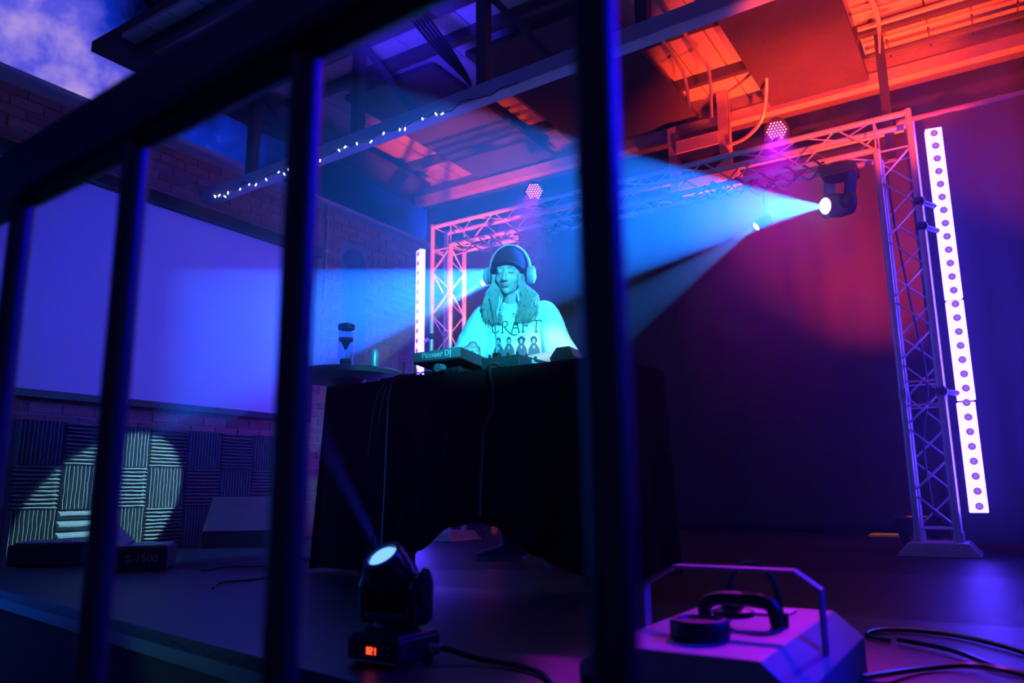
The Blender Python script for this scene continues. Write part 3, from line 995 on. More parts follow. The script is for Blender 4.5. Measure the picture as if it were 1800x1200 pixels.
fcs = [[(-0.285, 1.66, 0.02), (-0.22, 1.70, 0.008), (-0.10, 1.62, 0.008), (0.02, 1.45, 0.008), (0.12, 1.25, 0.008)],
       [(-0.30, 2.20, 0.008), (-0.36, 2.26, 0.008), (-0.33, 2.36, 0.008), (-0.22, 2.38, 0.008), (-0.10, 2.30, 0.008), (0.03, 2.10, 0.008), (0.02, 1.96, 0.008), (-0.06, 1.98, 0.008), (-0.16, 2.12, 0.012), (-0.28, 2.2, 0.012)],
       [(-0.285, 1.70, 0.02), (-0.20, 1.90, 0.008), (-0.12, 1.96, 0.012), (-0.05, 1.90, 0.02), (0.06, 1.86, 0.01), (0.20, 1.88, 0.008)]]
for lab, p in zip(('dark cable leaving the fog machine towards the bottom edge', 'loop of dark cable coiled on the floor right of the fog machine', 'dark cable crossing the floor to the right edge'), fcs):
    tag(obj('floor_cable', MB().path(smooth_pts(p, 7), 0.006, 6), M('cable_sheath', (0.03, 0.03, 0.035), 0.3), smooth=True), lab, 'cable', 'cables on the stage floor')

# ================================================================== LEFT SIDE FLOOR GEAR
s15 = thing('fog_machine', 'low black fog machine with grey lettering on the floor by the foam wall', 'fog machine', (-3.9, 2.35, 0))
# the case sits on a skew matching the stage front
Rz = Matrix.Rotation(radians(48), 3, 'Z')
c0 = V3((-3.90, 2.50, 0))


def L2W(p):
    return Rz @ V3(p) + c0


def lbox(a, b):
    t = MB().box(a, b)
    return MB().add([L2W(p) for p in t.v], t.f)


obj('case', lbox((-0.20, -0.12, 0.01), (0.12, 0.22, 0.12)), BLACK, s15, bevel=0.006)
obj('lid', lbox((-0.19, -0.11, 0.12), (0.11, 0.21, 0.128)), M('lid_grey', (0.22, 0.22, 0.25), 0.4), s15, bevel=0.003)
obj('tilt_plate', MB().bar(L2W((-0.20, 0.05, 0.21)), L2W((-0.10, 0.0, 0.125)), 0.02, 0.09, (0, 1, 0.3)), M('tilt_plate_paint', (0.45, 0.3, 0.42), 0.4), s15)
tm = text_mesh('S-1500', 0.055, M('grey_lettering', (0.40, 0.42, 0.46), 0.6))
o = inst('lettering', tm, s15)
o.matrix_local = Matrix.Translation(L2W((0.0, -0.1215, 0.062)) - s15.location) @ (Rz.to_4x4() @ Matrix.Rotation(pi / 2, 4, 'X'))
b2 = thing('equipment_case', 'flat black case at the far left below the foam tiles', 'case', (-4.55, 2.45, 0))
obj('body', MB().obox((-4.62, 2.42, 0.065), (0.42, 0.34, 0.11), (0, 0, radians(48))), BLACK, b2, bevel=0.01)
obj('lid', MB().obox((-4.60, 2.43, 0.126), (0.40, 0.32, 0.014), (0, 0, radians(48))), M('case_lid_grey', (0.14, 0.13, 0.16), 0.4), b2, bevel=0.004)
obj('catch', MB().obox((-4.50, 2.40, 0.139), (0.05, 0.03, 0.012), (0, 0, radians(48))), ALU, b2)

wm = thing('wedge_monitor', 'black floor wedge loudspeaker in front of the foam wall', 'loudspeaker', (-4.9, 4.1, 0))
Rw = Matrix.Rotation(radians(40), 3, 'Z')
cw = V3((-4.98, 4.02, 0))
prof = [(-0.19, 0.0), (0.20, 0.0), (0.20, 0.10), (-0.07, 0.36), (-0.19, 0.30)]


def wpt(lx, ly, lz):
    return Rw @ V3((lx, ly, lz)) + cw


obj('cabinet', MB().prism([(-p[0], p[1]) for p in prof], lambda y, z: wpt(-0.30, y, z), lambda y, z: wpt(0.30, y, z)), BLACK, wm, bevel=0.01)
g0, g1 = V3((0, -0.197, 0.115)), V3((0, 0.060, 0.362))
mb = MB()
nrm = V3((0, -0.69, 0.72))
mb.add([wpt(*(V3((sx * 0.285, 0, 0)) + g + nrm * d)) for d in (0.0, 0.006) for g in (g0, g1) for sx in (-1, 1)], [(0, 1, 3, 2), (4, 6, 7, 5), (0, 4, 5, 1), (2, 3, 7, 6), (0, 2, 6, 4), (1, 5, 7, 3)])
obj('grille', mb, M('speaker_grille', (0.22, 0.22, 0.25), 0.5, 0.3, bump=0.3, bscale=300), wm)
obj('handle', MB().tube(wpt(-0.303, 0.05, 0.2), wpt(-0.296, 0.05, 0.2), 0.05, n=14), M('handle_recess', (0.05, 0.05, 0.05), 0.5), wm)
lc = [[(-3.5, 2.55, 0.006), (-3.55, 2.75, 0.006), (-3.35, 2.95, 0.006), (-3.30, 3.15, 0.03), (-3.42, 3.2, 0.006)],
      [(-3.0, 2.60, 0.006), (-2.92, 2.4, 0.006), (-2.95, 2.25, 0.006), (-2.8, 2.1, 0.006)], [(-4.2, 3.9, 0.006), (-3.9, 3.75, 0.006), (-3.7, 3.9, 0.006), (-3.4, 3.95, 0.006)]]
for lab, p in zip(('thin cable trailing from the lettered black machine', 'thin cable curling across the left stage floor', 'thin cable in front of the wedge loudspeaker'), lc):
    tag(obj('floor_cable', MB().path(smooth_pts(p, 6), 0.005, 5), M('cable_sheath', (0.03, 0.03, 0.035), 0.3), smooth=True), lab, 'cable', 'cables on the stage floor')

# ================================================================== FOREGROUND RAILING
rl = thing('railing', 'black metal railing with square bars close to the camera', 'railing', (-0.43, 0.37, -0.34))
RAILM = M('railing_paint', (0.02, 0.02, 0.022), 0.42, 0.2, bump=0.03, bscale=80)


def rail_y(x):
    return 0.345 - 0.068 * x


xs = [-0.17 - 0.2535 * k for k in range(-2, 8)]
ang = atan2(-0.068, 1)
for x in xs:
    obj('rail_bar', MB().tube((x, rail_y(x), -0.34), (x, rail_y(x), 0.71), 0.0125, n=24), RAILM, rl, smooth=True)
for nm, z, h, w in (('top_rail', 0.745, 0.066, 0.045), ('bottom_rail', -0.22, 0.04, 0.03)):
    a, b = V3((0.45, rail_y(0.45), z)), V3((-2.05, rail_y(-2.05), z))
    obj(nm, MB().bar(a, b, w, h), RAILM, rl, bevel=0.012)
for x in (0.45, -2.05):
    obj('rail_post', MB().obox((x, rail_y(x), 0.2), (0.04, 0.04, 1.08), (0, 0, ang)), RAILM, rl, bevel=0.003)

# ================================================================== TABLES AND DECKS
TX_0, TX_1, TYF, TYB_, TZ = -2.91, -1.31, 2.80, 3.36, 0.92
tb = thing('folding_table', 'long folding table under the black cloth at centre stage', 'table', (-2.0, 3.08, 0))
obj('table_top', MB().box((TX_0 + 0.01, TYF + 0.01, TZ - 0.045), (TX_1 - 0.01, TYB_ - 0.01, TZ - 0.006)), M('table_plastic', (0.25, 0.25, 0.26), 0.6), tb, bevel=0.008)
for xx in (TX_0 + 0.18, TX_1 - 0.18):
    for yy in (TYF + 0.08, TYB_ - 0.08):
        obj('leg', MB().tube((xx, yy, 0.0), (xx, yy, TZ - 0.045), 0.014, n=8), BLACKM, tb)
    obj('leg_brace', MB().tube((xx, TYF + 0.08, 0.25), (xx, TYB_ - 0.08, 0.25), 0.011, n=8), BLACKM, tb)


def interp(x, tab):
    for (xa, a), (xb, b) in zip(tab, tab[1:]):
        if xa <= x <= xb:
            t = (x - xa) / (xb - xa)
            t = t * t * (3 - 2 * t)
            return a + (b - a) * t
    return tab[0][1] if x < tab[0][0] else tab[-1][1]


HEM = [(-2.92, 0.03), (-2.50, 0.02), (-2.36, 0.05), (-2.27, 0.125), (-2.08, 0.232), (-1.98, 0.25), (-1.87, 0.235), (-1.78, 0.18), (-1.66, 0.125), (-1.50, 0.06), (-1.3, 0.02), (-1.08, 0.02)]
cl = thing('tablecloth', 'black cloth draped over the long table and down its front', 'tablecloth', (-2.0, 2.8, TZ))


def skirt(u, v):
    x = TX_0 + u * (TX_1 - TX_0)
    zb = interp(x, HEM)
    z = zb + (TZ - zb) * v
    a = (1 - v)
    y = TYF - 0.004 - a * (0.022 + 0.018 * sin(x * 17 + 1.2 * sin(x * 5)) + 0.006 * sin(x * 41))
    return V3((x, y, z))


obj('front_drape', MB().grid(skirt, 150, 14), CLOTHB, cl, smooth=True)


def side_skirt(sx):
    def fn(u, v):
        y = TYF - 0.004 + u * (TYB_ - TYF + 0.008)
        z = 0.02 + (TZ - 0.02) * v
        a = 1 - v
        xx = (TX_0 - 0.004 if sx < 0 else TX_1 + 0.004) + sx * a * (0.03 + 0.016 * sin(y * 19 + sx))
        return V3((xx, y - a * 0.03 * (1 - u), z))
    return fn


for sx in (-1, 1):
    obj('side_drape', MB().grid(side_skirt(sx), 40, 10), CLOTHB, cl, smooth=True)
obj('top_cover', MB().box((TX_0 - 0.004, TYF - 0.004, TZ - 0.005), (TX_1 + 0.004, TYB_ + 0.004, TZ)), CLOTHB, cl)

# round bar table
RC, RR, RZ = V3((-3.52, 3.55, 0)), 0.36, 1.14
rtb = thing('round_bar_table', 'tall round black bar table left of the long table', 'table', RC)
obj('table_top', MB().lathe([(0.05, RZ - 0.045), (RR - 0.03, RZ - 0.045), (RR, RZ - 0.035), (RR + 0.002, RZ - 0.008), (RR - 0.008, RZ), (0.05, RZ)], 56, RC), M('bar_table_top', (0.03, 0.03, 0.036), 0.5), rtb, smooth=True)
obj('pedestal', MB().lathe([(0.045, 0.03), (0.04, 0.1), (0.04, RZ - 0.12), (0.12, RZ - 0.046)], 20, RC), BLACKM, rtb, smooth=True)
obj('foot_disc', MB().lathe([(0.26, 0.0), (0.26, 0.012), (0.20, 0.028), (0.05, 0.035)], 36, RC), BLACKM, rtb, smooth=True)

hp = V3((-3.50, 3.51, RZ))
hg2 = thing('glass_lantern', 'tall glass cylinder lantern with dark cap on the round table', 'lantern', hp)
PG = GLASS('clear_glass')
mb = MB()
r_, h_ = 0.050, 0.275
n = 24
vs = []
for rr_ in (r_, r_ - 0.004):
    for z in (0.012, h_):
        vs += [hp + V3((rr_ * cos(2 * pi * i / n), rr_ * sin(2 * pi * i / n), z)) for i in range(n)]
fs = []
for i in range(n):
    j = (i + 1) % n
    fs += [(i, j, n + j, n + i), (2 * n + j, 2 * n + i, 3 * n + i, 3 * n + j), (n + i, n + j, 3 * n + j, 3 * n + i), (j, i, 2 * n + i, 2 * n + j)]
mb.add(vs, fs)
obj('glass_tube', mb, PG, hg2, smooth=True)
obj('base', MB().lathe([(0.056, 0.0), (0.056, 0.010), (0.050, 0.014)], 24, hp), BLACK, hg2, smooth=True)
obj('cap', MB().lathe([(0.052, h_), (0.054, h_ + 0.004), (0.054, h_ + 0.03), (0.045, h_ + 0.038), (0.01, h_ + 0.04)], 24, hp), M('cap_metal', (0.10, 0.11, 0.13), 0.4, 0.5), hg2, smooth=True)
obj('collar', MB().lathe([(0.044, h_ - 0.075), (0.046, h_ - 0.07), (0.046, h_ - 0.06), (0.044, h_ - 0.055)], 24, hp), ALU, hg2, smooth=True)
obj('burner', MB().lathe([(0.006, h_ - 0.13), (0.012, h_ - 0.12), (0.030, h_ - 0.075), (0.036, h_ - 0.066)], 16, hp), M('frosted_white', (0.7, 0.7, 0.75), 0.5), hg2, smooth=True)
obj('candle', MB().lathe([(0.034, 0.014), (0.034, 0.075), (0.030, 0.082), (0.012, 0.080)], 20, hp), M('candle_wax', (0.75, 0.7, 0.72), 0.5), hg2, smooth=True)
cp = V3((-3.26, 3.52, RZ))
can = thing('drink_can', 'slim silver drink can on the right of the round table', 'can', cp)
obj('can_body', MB().lathe([(0.022, 0.0), (0.027, 0.008), (0.027, 0.105), (0.022, 0.118), (0.020, 0.12)], 20, cp), M('can_metal', (0.45, 0.55, 0.6), 0.35, 0.7, var=0.4, scale=30), can, smooth=True)
obj('can_lid', MB().lathe([(0.021, 0.118), (0.021, 0.121), (0.018, 0.119)], 20, cp), ALU, can)

# receiver with two antennas, left on the long table
rx = thing('electronics_box', 'flat black electronics box with two small upright stubs on the long table', 'electronics', (-2.60, 3.1, TZ))
obj('body', MB().box((-2.72, 2.98, TZ), (-2.48, 3.14, TZ + 0.05)), BLACK, rx, bevel=0.005)
for xx in (-2.68, -2.60):
    obj('stub', MB().tube((xx, 3.12, TZ + 0.04), (xx - 0.004, 3.13, TZ + 0.155), 0.006, 0.005, n=8), BLACK, rx)


def deck(name, label, x0, x1, y0, y1, zr, zf, th, group=None):
    t = thing(name, label, 'dj equipment', ((x0 + x1) / 2, (y0 + y1) / 2, TZ), group)
    mb = MB()
    vs = [(x0, y0, zr - th), (x1, y0, zr - th), (x1, y1, zf - th), (x0, y1, zf - th), (x0, y0, zr), (x1, y0, zr), (x1, y1, zf), (x0, y1, zf)]
    mb.add(vs, [(0, 3, 2, 1), (4, 5, 6, 7), (0, 1, 5, 4), (1, 2, 6, 5), (2, 3, 7, 6), (3, 0, 4, 7)])
    obj('body', mb, M('deck_case', (0.035, 0.037, 0.042), 0.45), t, bevel=0.004)
    return t


dk = deck('media_player', 'black deck player tilted on a riser at the left of the long table', -2.37, -2.085, 2.83, 3.20, 1.045, 1.005, 0.055)
obj('rear_panel', MB().box((-2.368, 2.8265, 0.998), (-2.087, 2.8295, 1.042)), M('deck_rear_panel', (0.16, 0.18, 0.2), 0.5), dk)
obj('riser', MB().box((-2.33, 2.87, TZ), (-2.12, 3.16, TZ + 0.035)).box((-2.31, 2.89, TZ + 0.03), (-2.14, 2.93, 0.985)), BLACK, dk, bevel=0.004)
tm = text_mesh('Pioneer DJ', 0.040, M('pale_lettering', (0.8, 0.85, 0.9), 0.5))
o = inst('lettering', tm, dk)
o.matrix_local = Matrix.Translation(V3((-2.225, 2.8255, 1.022)) - dk.location) @ Matrix.Rotation(pi / 2, 4, 'X')
jw = obj('jog_wheel', MB().lathe([(0.10, 0.0), (0.10, 0.012), (0.085, 0.018), (0.03, 0.018)], 32, (-2.228, 3.03, 1.022)), GLOSSB, dk, smooth=True)
obj('knob', MB().tube((-2.20, 2.845, 0.955), (-2.20, 2.80, 0.952), 0.020, n=14), M('grey_knob', (0.25, 0.3, 0.33), 0.4), dk)

mx_ = deck('dj_mixer', 'black mixer with knobs in front of the disc jockey', -1.995, -1.79, 2.87, 3.17, 0.985, 0.985, 0.055)
tm = text_mesh('Pioneer DJ', 0.034, M('pale_lettering', (0.8, 0.85, 0.9), 0.5))
o = inst('lettering', tm, mx_)
o.matrix_local = Matrix.Translation(V3((-1.7885, 3.05, 0.962)) - mx_.location) @ (Matrix.Rotation(pi / 2, 4, 'Z') @ Matrix.Rotation(pi / 2, 4, 'X'))
for i in range(4):
    for j in range(3):
        xx, yy = -1.97 + i * 0.05, 2.90 + j * 0.08
        obj('knob', MB().tube((xx, yy, 0.985), (xx, yy, 1.003), 0.008, 0.006, n=8), BLACK, mx_)
for k in range(4):
    obj('rubber_foot', MB().tube((-1.975 + (k % 2) * 0.165, 2.90 + (k // 2) * 0.24, TZ), (-1.975 + (k % 2) * 0.165, 2.90 + (k // 2) * 0.24, 0.931), 0.014, n=10), RUBBER, mx_)
d2 = deck('media_player', 'second flat deck player behind the mixer, to its right', -1.74, -1.45, 3.08, 3.34, 0.955, 0.95, 0.035)
obj('jog_wheel', MB().lathe([(0.09, 0.0), (0.09, 0.010), (0.08, 0.014), (0.03, 0.014)], 28, (-1.60, 3.21, 0.953)), GLOSSB, d2, smooth=True)
sb = thing('faceted_box', 'small black faceted box at the right of the mixer', 'box', (-1.60, 2.97, TZ))
obj('shell', MB().prism([(-0.05, 0.0), (0.05, 0.0), (0.062, 0.035), (0.035, 0.085), (-0.03, 0.085), (-0.066, 0.04)], lambda x, z: (-1.60 + x, 2.92, TZ + z), lambda x, z: (-1.60 + x * 0.9, 3.02, TZ + z * 0.95)), BLACK, sb, bevel=0.004)
obj('round_plate', MB().tube((-1.60, 3.02, TZ + 0.042), (-1.60, 3.024, TZ + 0.042), 0.03, n=16), GLOSSB, sb)
gn = thing('gooseneck_lamp', 'thin gooseneck rising from the mixer in front of the white shirt', 'gooseneck', (-1.93, 2.90, 0.985))
obj('stem', MB().path(smooth_pts([(-1.935, 2.905, 0.985), (-1.94, 2.91, 1.05), (-1.955, 2.92, 1.15), (-1.985, 2.93, 1.25), (-2.0, 2.94, 1.285)], 5), 0.0035, 6), M('gooseneck_metal', (0.08, 0.10, 0.12), 0.4, 0.5), gn, smooth=True)
obj('socket', MB().box((-1.95, 2.89, 0.985), (-1.92, 2.92, 1.008)), BLACK, gn)

# cables hanging over the table front
YC = 2.772
tcs = [('curving thin cable hanging down the middle of the black tablecloth', 0.005, [(-1.86, 2.88, TZ + 0.02), (-1.90, 2.80, TZ + 0.02), (-1.935, YC, 0.85), (-2.03, YC - .01, 0.75), (-2.10, YC - .015, 0.68), (-2.12, YC - .02, 0.53), (-2.22, YC - .03, 0.43), (-2.32, YC - .04, 0.33), (-2.36, YC - .045, 0.2), (-2.40, YC - .07, 0.01)]),
       ('straighter black cable hanging beside the curving one', 0.009, [(-1.87, 2.86, TZ + 0.012), (-1.895, 2.79, TZ + 0.015), (-1.87, YC, 0.82), (-1.86, YC - .01, 0.74), (-1.90, YC - .02, 0.64), (-1.91, YC - .03, 0.45), (-1.91, YC - .04, 0.28)]),
       ('outermost of the cables drooping at the left of the tablecloth', 0.006, [(-2.36, 2.86, TZ + 0.01), (-2.43, 2.80, TZ + 0.015), (-2.50, YC, 0.89), (-2.545, YC, 0.82), (-2.56, YC - .01, 0.72), (-2.57, YC - .02, 0.55)]),
       ('inner of the cables drooping at the left of the tablecloth', 0.005, [(-2.34, 2.88, TZ + 0.008), (-2.41, 2.80, TZ + 0.012), (-2.47, YC, 0.89), (-2.505, YC, 0.82), (-2.52, YC - .01, 0.70)]),
       ('dark cable falling straight down near the left of the tablecloth', 0.008, [(-2.30, 2.88, TZ + 0.008), (-2.40, 2.80, TZ + 0.01), (-2.455, YC, 0.87), (-2.46, YC - .01, 0.7), (-2.46, YC - .02, 0.4), (-2.45, YC - .05, 0.01)])]
for lab, r, p in tcs:
    tag(obj('table_cable', MB().path(smooth_pts(p, 6), r, 7), M('cable_sheath', (0.03, 0.03, 0.035), 0.3), smooth=True), lab, 'cable', 'cables hanging over the tablecloth')
# patch bay clutter on the table edge: short coiled lead
tag(obj('coiled_lead', MB().path([( -2.36 + 0.30 * i / 60, 2.815 + 0.012 * sin(i * 0.9), TZ + 0.014 + 0.008 * cos(i * 0.9)) for i in range(61)], 0.004, 5), M('cable_sheath', (0.03, 0.03, 0.035), 0.3), smooth=True), 'untidy coiled lead along the front edge of the long table', 'cable')

# ================================================================== DISC JOCKEY
PR = V3((-2.25, 3.57, 0))
prz = radians(20)
person = thing('person', 'disc jockey in white printed T-shirt, black beanie and headphones behind the table', 'person', PR)
person.rotation_euler = (0, 0, prz)


def remeshed(mb, voxel, name, smooth_it=3):
    me = mb.mesh(name + '_src')
    t = bpy.data.objects.new(name + '_src', me)
    COL.objects.link(t)
    m = t.modifiers.new('r', 'REMESH')
    m.mode = 'VOXEL'
    m.voxel_size = voxel
    m.use_smooth_shade = True
    s = t.modifiers.new('s', 'SMOOTH')
    s.iterations = smooth_it
    s.factor = 0.5
    dg = bpy.context.evaluated_depsgraph_get()
    out = bpy.data.meshes.new_from_object(t.evaluated_get(dg))
    bpy.data.objects.remove(t)
    bpy.data.meshes.remove(me)
    out.name = name
    out.shade_smooth()
    return out


def capsule(mb, p, q, r1, r2, n=12):
    p, q = V3(p), V3(q)
    mb.tube(p, q, r1, r2, n)
    mb.ball(p, r1, n, 8)
    mb.ball(q, r2, n, 8)


HC = V3((-0.008, -0.10, 1.566))
HR = Euler((radians(12), radians(4), radians(-4))).to_matrix()


def hp_(x, y, z):
    return HC + HR @ V3((x, y, z))


body = MB()


def hball(c, r):
    body.ball(hp_(*c), r, 18, 12, HR)


hball((0, 0.02, 0.03), (0.076, 0.095, 0.09))
hball((0, -0.022, -0.012), (0.069, 0.070, 0.094))
hball((0, -0.030, -0.066), (0.050, 0.047, 0.043))
hball((0, -0.064, -0.093), (0.021, 0.018, 0.016))
for s in (-1, 1):
    hball((s * 0.037, -0.058, -0.026), (0.026, 0.022, 0.028))
    hball((s * 0.031, -0.0755, 0.010), (0.0155, 0.0135, 0.0115))
    hball((s * 0.0125, -0.098, -0.033), (0.0085, 0.010, 0.0075))
capsule(body, hp_(-0.042, -0.074, 0.030), hp_(0.042, -0.074, 0.030), 0.0115, 0.0115)
capsule(body, hp_(0, -0.086, 0.022), hp_(0, -0.108, -0.023), 0.0085, 0.0105)
hball((0, -0.108, -0.029), (0.0130, 0.012, 0.0105))
hball((0, -0.0855, -0.0555), (0.0230, 0.0095, 0.0050))
hball((0, -0.0845, -0.0655), (0.0200, 0.0105, 0.0055))
capsule(body, (0, 0.0, 1.34), hp_(0, 0.01, -0.06), 0.058, 0.050)
# trunk
body.ball((0, 0.0, 1.21), (0.165, 0.105, 0.20), 18, 12)
body.ball((0, 0.03, 1.00), (0.150, 0.105, 0.20), 18, 12)
body.ball((0, 0.05, 0.88), (0.165, 0.115, 0.13), 18, 12)
ANK = ((-0.085, 0.265, 0.09), (0.19, -0.01, 0.09))
for s, an in zip((-1, 1), ANK):
    kn = (s * 0.10 + (an[0] - s * 0.09) * 0.5, (an[1]) * 0.55 - 0.03, 0.49)
    capsule(body, (s * 0.085, 0.05, 0.86), kn, 0.085, 0.056)
    capsule(body, kn, an, 0.054, 0.036)
# arms
SH = {-1: (-0.165, -0.01, 1.345), 1: (0.165, -0.01, 1.345)}
ELB = {-1: (-0.250, -0.09, 1.125), 1: (0.265, -0.08, 1.095)}
WR = {-1: (-0.158, -0.325, 1.130), 1: (0.13, -0.34, 1.035)}
HF = {-1: V3((0.20, -0.90, -0.40)).normalized(), 1: V3((-0.35, -0.93, -0.10)).normalized()}
for s in (-1, 1):
    capsule(body, SH[s], ELB[s], 0.052, 0.042)
    capsule(body, ELB[s], WR[s], 0.040, 0.026)
    w, f = V3(WR[s]), HF[s]
    side = f.cross(V3((0, 0, 1))).normalized()
    upv = side.cross(f)
    capsule(body, w, w + f * 0.05, 0.024, 0.026)
    palm_c = w + f * 0.055
    Rp = Matrix((side, f, upv)).transposed()
    body.ball(palm_c, (0.043, 0.048, 0.015), 14, 9, Rp)
    for k, (ln, off) in enumerate(((0.075, -0.036), (0.085, -0.012), (0.080, 0.012), (0.064, 0.035))):
        b0 = w + f * 0.085 + side * off * s
        d1 = (f * 0.75 + side * off * s * 2.5 - upv * 0.55).normalized()
        k1 = b0 + d1 * ln * 0.5
        d2_ = (f * 0.30 - upv * 0.95).normalized()
        k2 = k1 + d2_ * ln * 0.30
        k3 = k2 + (f * 0.05 - upv * 1.0).normalized() * ln * 0.28
        capsule(body, b0, k1, 0.0085, 0.0080, 9)
        capsule(body, k1, k2, 0.0080, 0.0074, 9)
        capsule(body, k2, k3, 0.0074, 0.0066, 9)
    t0 = w + f * 0.035 - side * 0.030 * s
    t1 = t0 + (f * 0.7 - side * 0.75 * s).normalized() * 0.035
    t2 = t1 + (f * 0.95 - side * 0.2 * s - upv * 0.3).normalized() * 0.032
    capsule(body, t0, t1, 0.0125, 0.0105, 9)
    capsule(body, t1, t2, 0.0100, 0.0080, 9)
bme = remeshed(body, 0.0038, 'body', 3)
SKIN = M('skin', (0.55, 0.40, 0.36), 0.5, var=0.08, scale=30)
for m in (SKIN, M('lip_skin', (0.50, 0.26, 0.25), 0.4), M('brow_hair_and_lip_shade', (0.16, 0.12, 0.10), 0.7)):
    bme.materials.append(m)
HRI = HR.transposed()
for p in bme.polygons:
    q = HRI @ (p.center - HC)
    ax = abs(q.x)
    if ax < 0.022 and -0.072 < q.z < -0.050 and q.y < -0.086:
        p.material_index = 1
    elif 0.013 < ax < 0.048 and q.y < -0.06 and abs(q.z - (0.0325 - 0.10 * max(0, ax - 0.034))) < 0.0030:
        p.material_index = 2
    elif 0.017 < ax < 0.046 and q.y < -0.07 and abs(q.z - (0.0045 + 0.12 * abs(ax - 0.031))) < 0.0028:
        p.material_index = 2
    elif ax < 0.019 and abs(q.z + 0.0603) < 0.0012 and q.y < -0.082:  # shade between the lips, painted as a dark line
        p.material_index = 2
inst('body', bme, person)


# shirt
def loft(mb, rings, n=40):
    vs, fs = [], []
    for (z, rx_, ry_, cx, cy_) in rings:
        for i in range(n):
            t = 2 * pi * i / n
            c, s = cos(t), sin(t)
            pw = 0.85
            vs.append((cx + rx_ * math.copysign(abs(c) ** pw, c), cy_ + ry_ * math.copysign(abs(s) ** pw, s), z))
    for k in range(len(rings) - 1):
        for i in range(n):
            fs.append((k * n + i, k * n + (i + 1) % n, (k + 1) * n + (i + 1) % n, (k + 1) * n + i))
    fs += [tuple(range(n - 1, -1, -1)), tuple(range((len(rings) - 1) * n, len(rings) * n))]
    mb.add(vs, fs)


sh = MB()
loft(sh, [(0.78, 0.215, 0.165, 0, 0.04), (0.95, 0.215, 0.160, 0, 0.03), (1.12, 0.215, 0.155, 0, 0.01), (1.25, 0.215, 0.145, 0, 0.0), (1.33, 0.195, 0.120, 0, 0.0), (1.385, 0.135, 0.09, 0, 0.0), (1.415, 0.086, 0.075, 0, -0.005), (1.425, 0.074, 0.068, 0, -0.01)])
for s in (-1, 1):
    e_ = V3(ELB[s]) + V3((s * 0.012, 0, -0.02))
    sh.tube(SH[s], e_, 0.085, 0.098, 22)
    sh.ball(SH[s], 0.083, 16, 10)
    mid = (V3(SH[s]) + e_) / 2
    sh.ball((s * 0.205, -0.04, 1.22), (0.075, 0.095, 0.13), 16, 10)
sme = remeshed(sh, 0.007, 'shirt', 5)
NRM = [v.normal.copy() for v in sme.vertices]
for v, nv_ in zip(sme.vertices, NRM):
    c = v.co.copy()
    a = mnoise.noise(V3((c.x * 11, c.y * 9, c.z * 3.2))) * 0.010 + mnoise.noise(V3((c.x * 26 + c.z * 9, c.y * 20, c.z * 7))) * 0.0045
    k = min(1, max(0.15, (1.40 - c.z) / 0.12))
    v.co = c + nv_ * a * k
sme.materials.append(M('white_cotton', (0.80, 0.80, 0.80), 0.85, var=0.04, bump=0.1, bscale=200, spec=0.2))
sme.update()
shirt = inst('shirt', sme, person)
bvh = BVHTree.FromPolygons([v.co.copy() for v in sme.vertices], [tuple(p.vertices) for p in sme.polygons])


def onshirt(x, z, lift=0.0025):
    h = bvh.ray_cast(V3((x, -1.0, z)), V3((0, 1, 0)))
    if h[0] is None:
        return V3((x, -0.15, z))
    return V3((x, h[0].y - lift, z))


def ribbon(mb, pts, w, lift=0.0025):
    P = [V3((p[0], p[1], 0)) for p in pts]
    D = [P[0]]
    for a, b in zip(P, P[1:]):
        n = max(1, int((b - a).length / 0.006))
        for k in range(1, n + 1):
            D.append(a.lerp(b, k / n))
    vs = []
    for k, p in enumerate(D):
        t = (D[min(k + 1, len(D) - 1)] - D[max(k - 1, 0)])
        if t.length < 1e-9:
            t = V3((1, 0, 0))
        t.normalize()
        nn = V3((-t.y, t.x, 0)) * w / 2
        vs += [onshirt(p.x + nn.x, p.y + nn.y, lift), onshirt(p.x - nn.x, p.y - nn.y, lift)]
    mb.add(vs, [(2 * k, 2 * k + 1, 2 * k + 3, 2 * k + 2) for k in range(len(D) - 1)])


LET = {
    'C': [[(0.86, 0.97), (0.84, 0.76)], [(0.84, 0.80), (0.70, 0.94), (0.46, 1.0), (0.2, 0.86), (0.06, 0.5), (0.2, 0.14), (0.48, 0.0), (0.75, 0.06), (0.95, 0.26)]],
    'R': [[(0.18, 0), (0.18, 1)], [(0.02, 0), (0.34, 0)], [(0.02, 1), (0.18, 1)], [(0.18, 1), (0.55, 1), (0.76, 0.86), (0.74, 0.66), (0.55, 0.53), (0.18, 0.5)], [(0.42, 0.5), (0.72, 0.2), (1.1, -0.10), (1.5, -0.22), (1.9, -0.20)]],
    'A': [[(0.06, 0), (0.52, 1.32)], [(0.52, 1.32), (0.94, 0)], [(0.22, 0.38), (0.80, 0.38)], [(0.30, 0.66), (0.66, 0.66)], [(-0.06, 0), (0.2, 0)], [(0.80, 0), (1.06, 0)], [(0.36, 1.28), (0.56, 1.34)]],
    'F': [[(0.22, 0), (0.22, 1)], [(0.04, 0), (0.42, 0)], [(0.04, 1), (0.90, 1), (0.92, 0.80)], [(0.22, 0.53), (0.70, 0.53)], [(0.70, 0.64), (0.70, 0.42)]],
    'T': [[(0.5, 0), (0.5, 1)], [(0.32, 0), (0.68, 0)], [(-0.05, 0.80), (0.0, 1), (1.0, 1.02), (1.12, 0.86)]],
    'H': [[(0.15, 0), (0.15, 1)], [(0.85, 0), (0.85, 1)], [(0.15, 0.5), (0.85, 0.5)]],
    'E': [[(0.15, 0), (0.15, 1)], [(0.15, 1), (0.8, 1)], [(0.15, 0.5), (0.65, 0.5)], [(0.15, 0), (0.8, 0)]],
}
INK = M('dark_green_ink', (0.012, 0.085, 0.05), 0.8, var=0.2)
pm = MB()
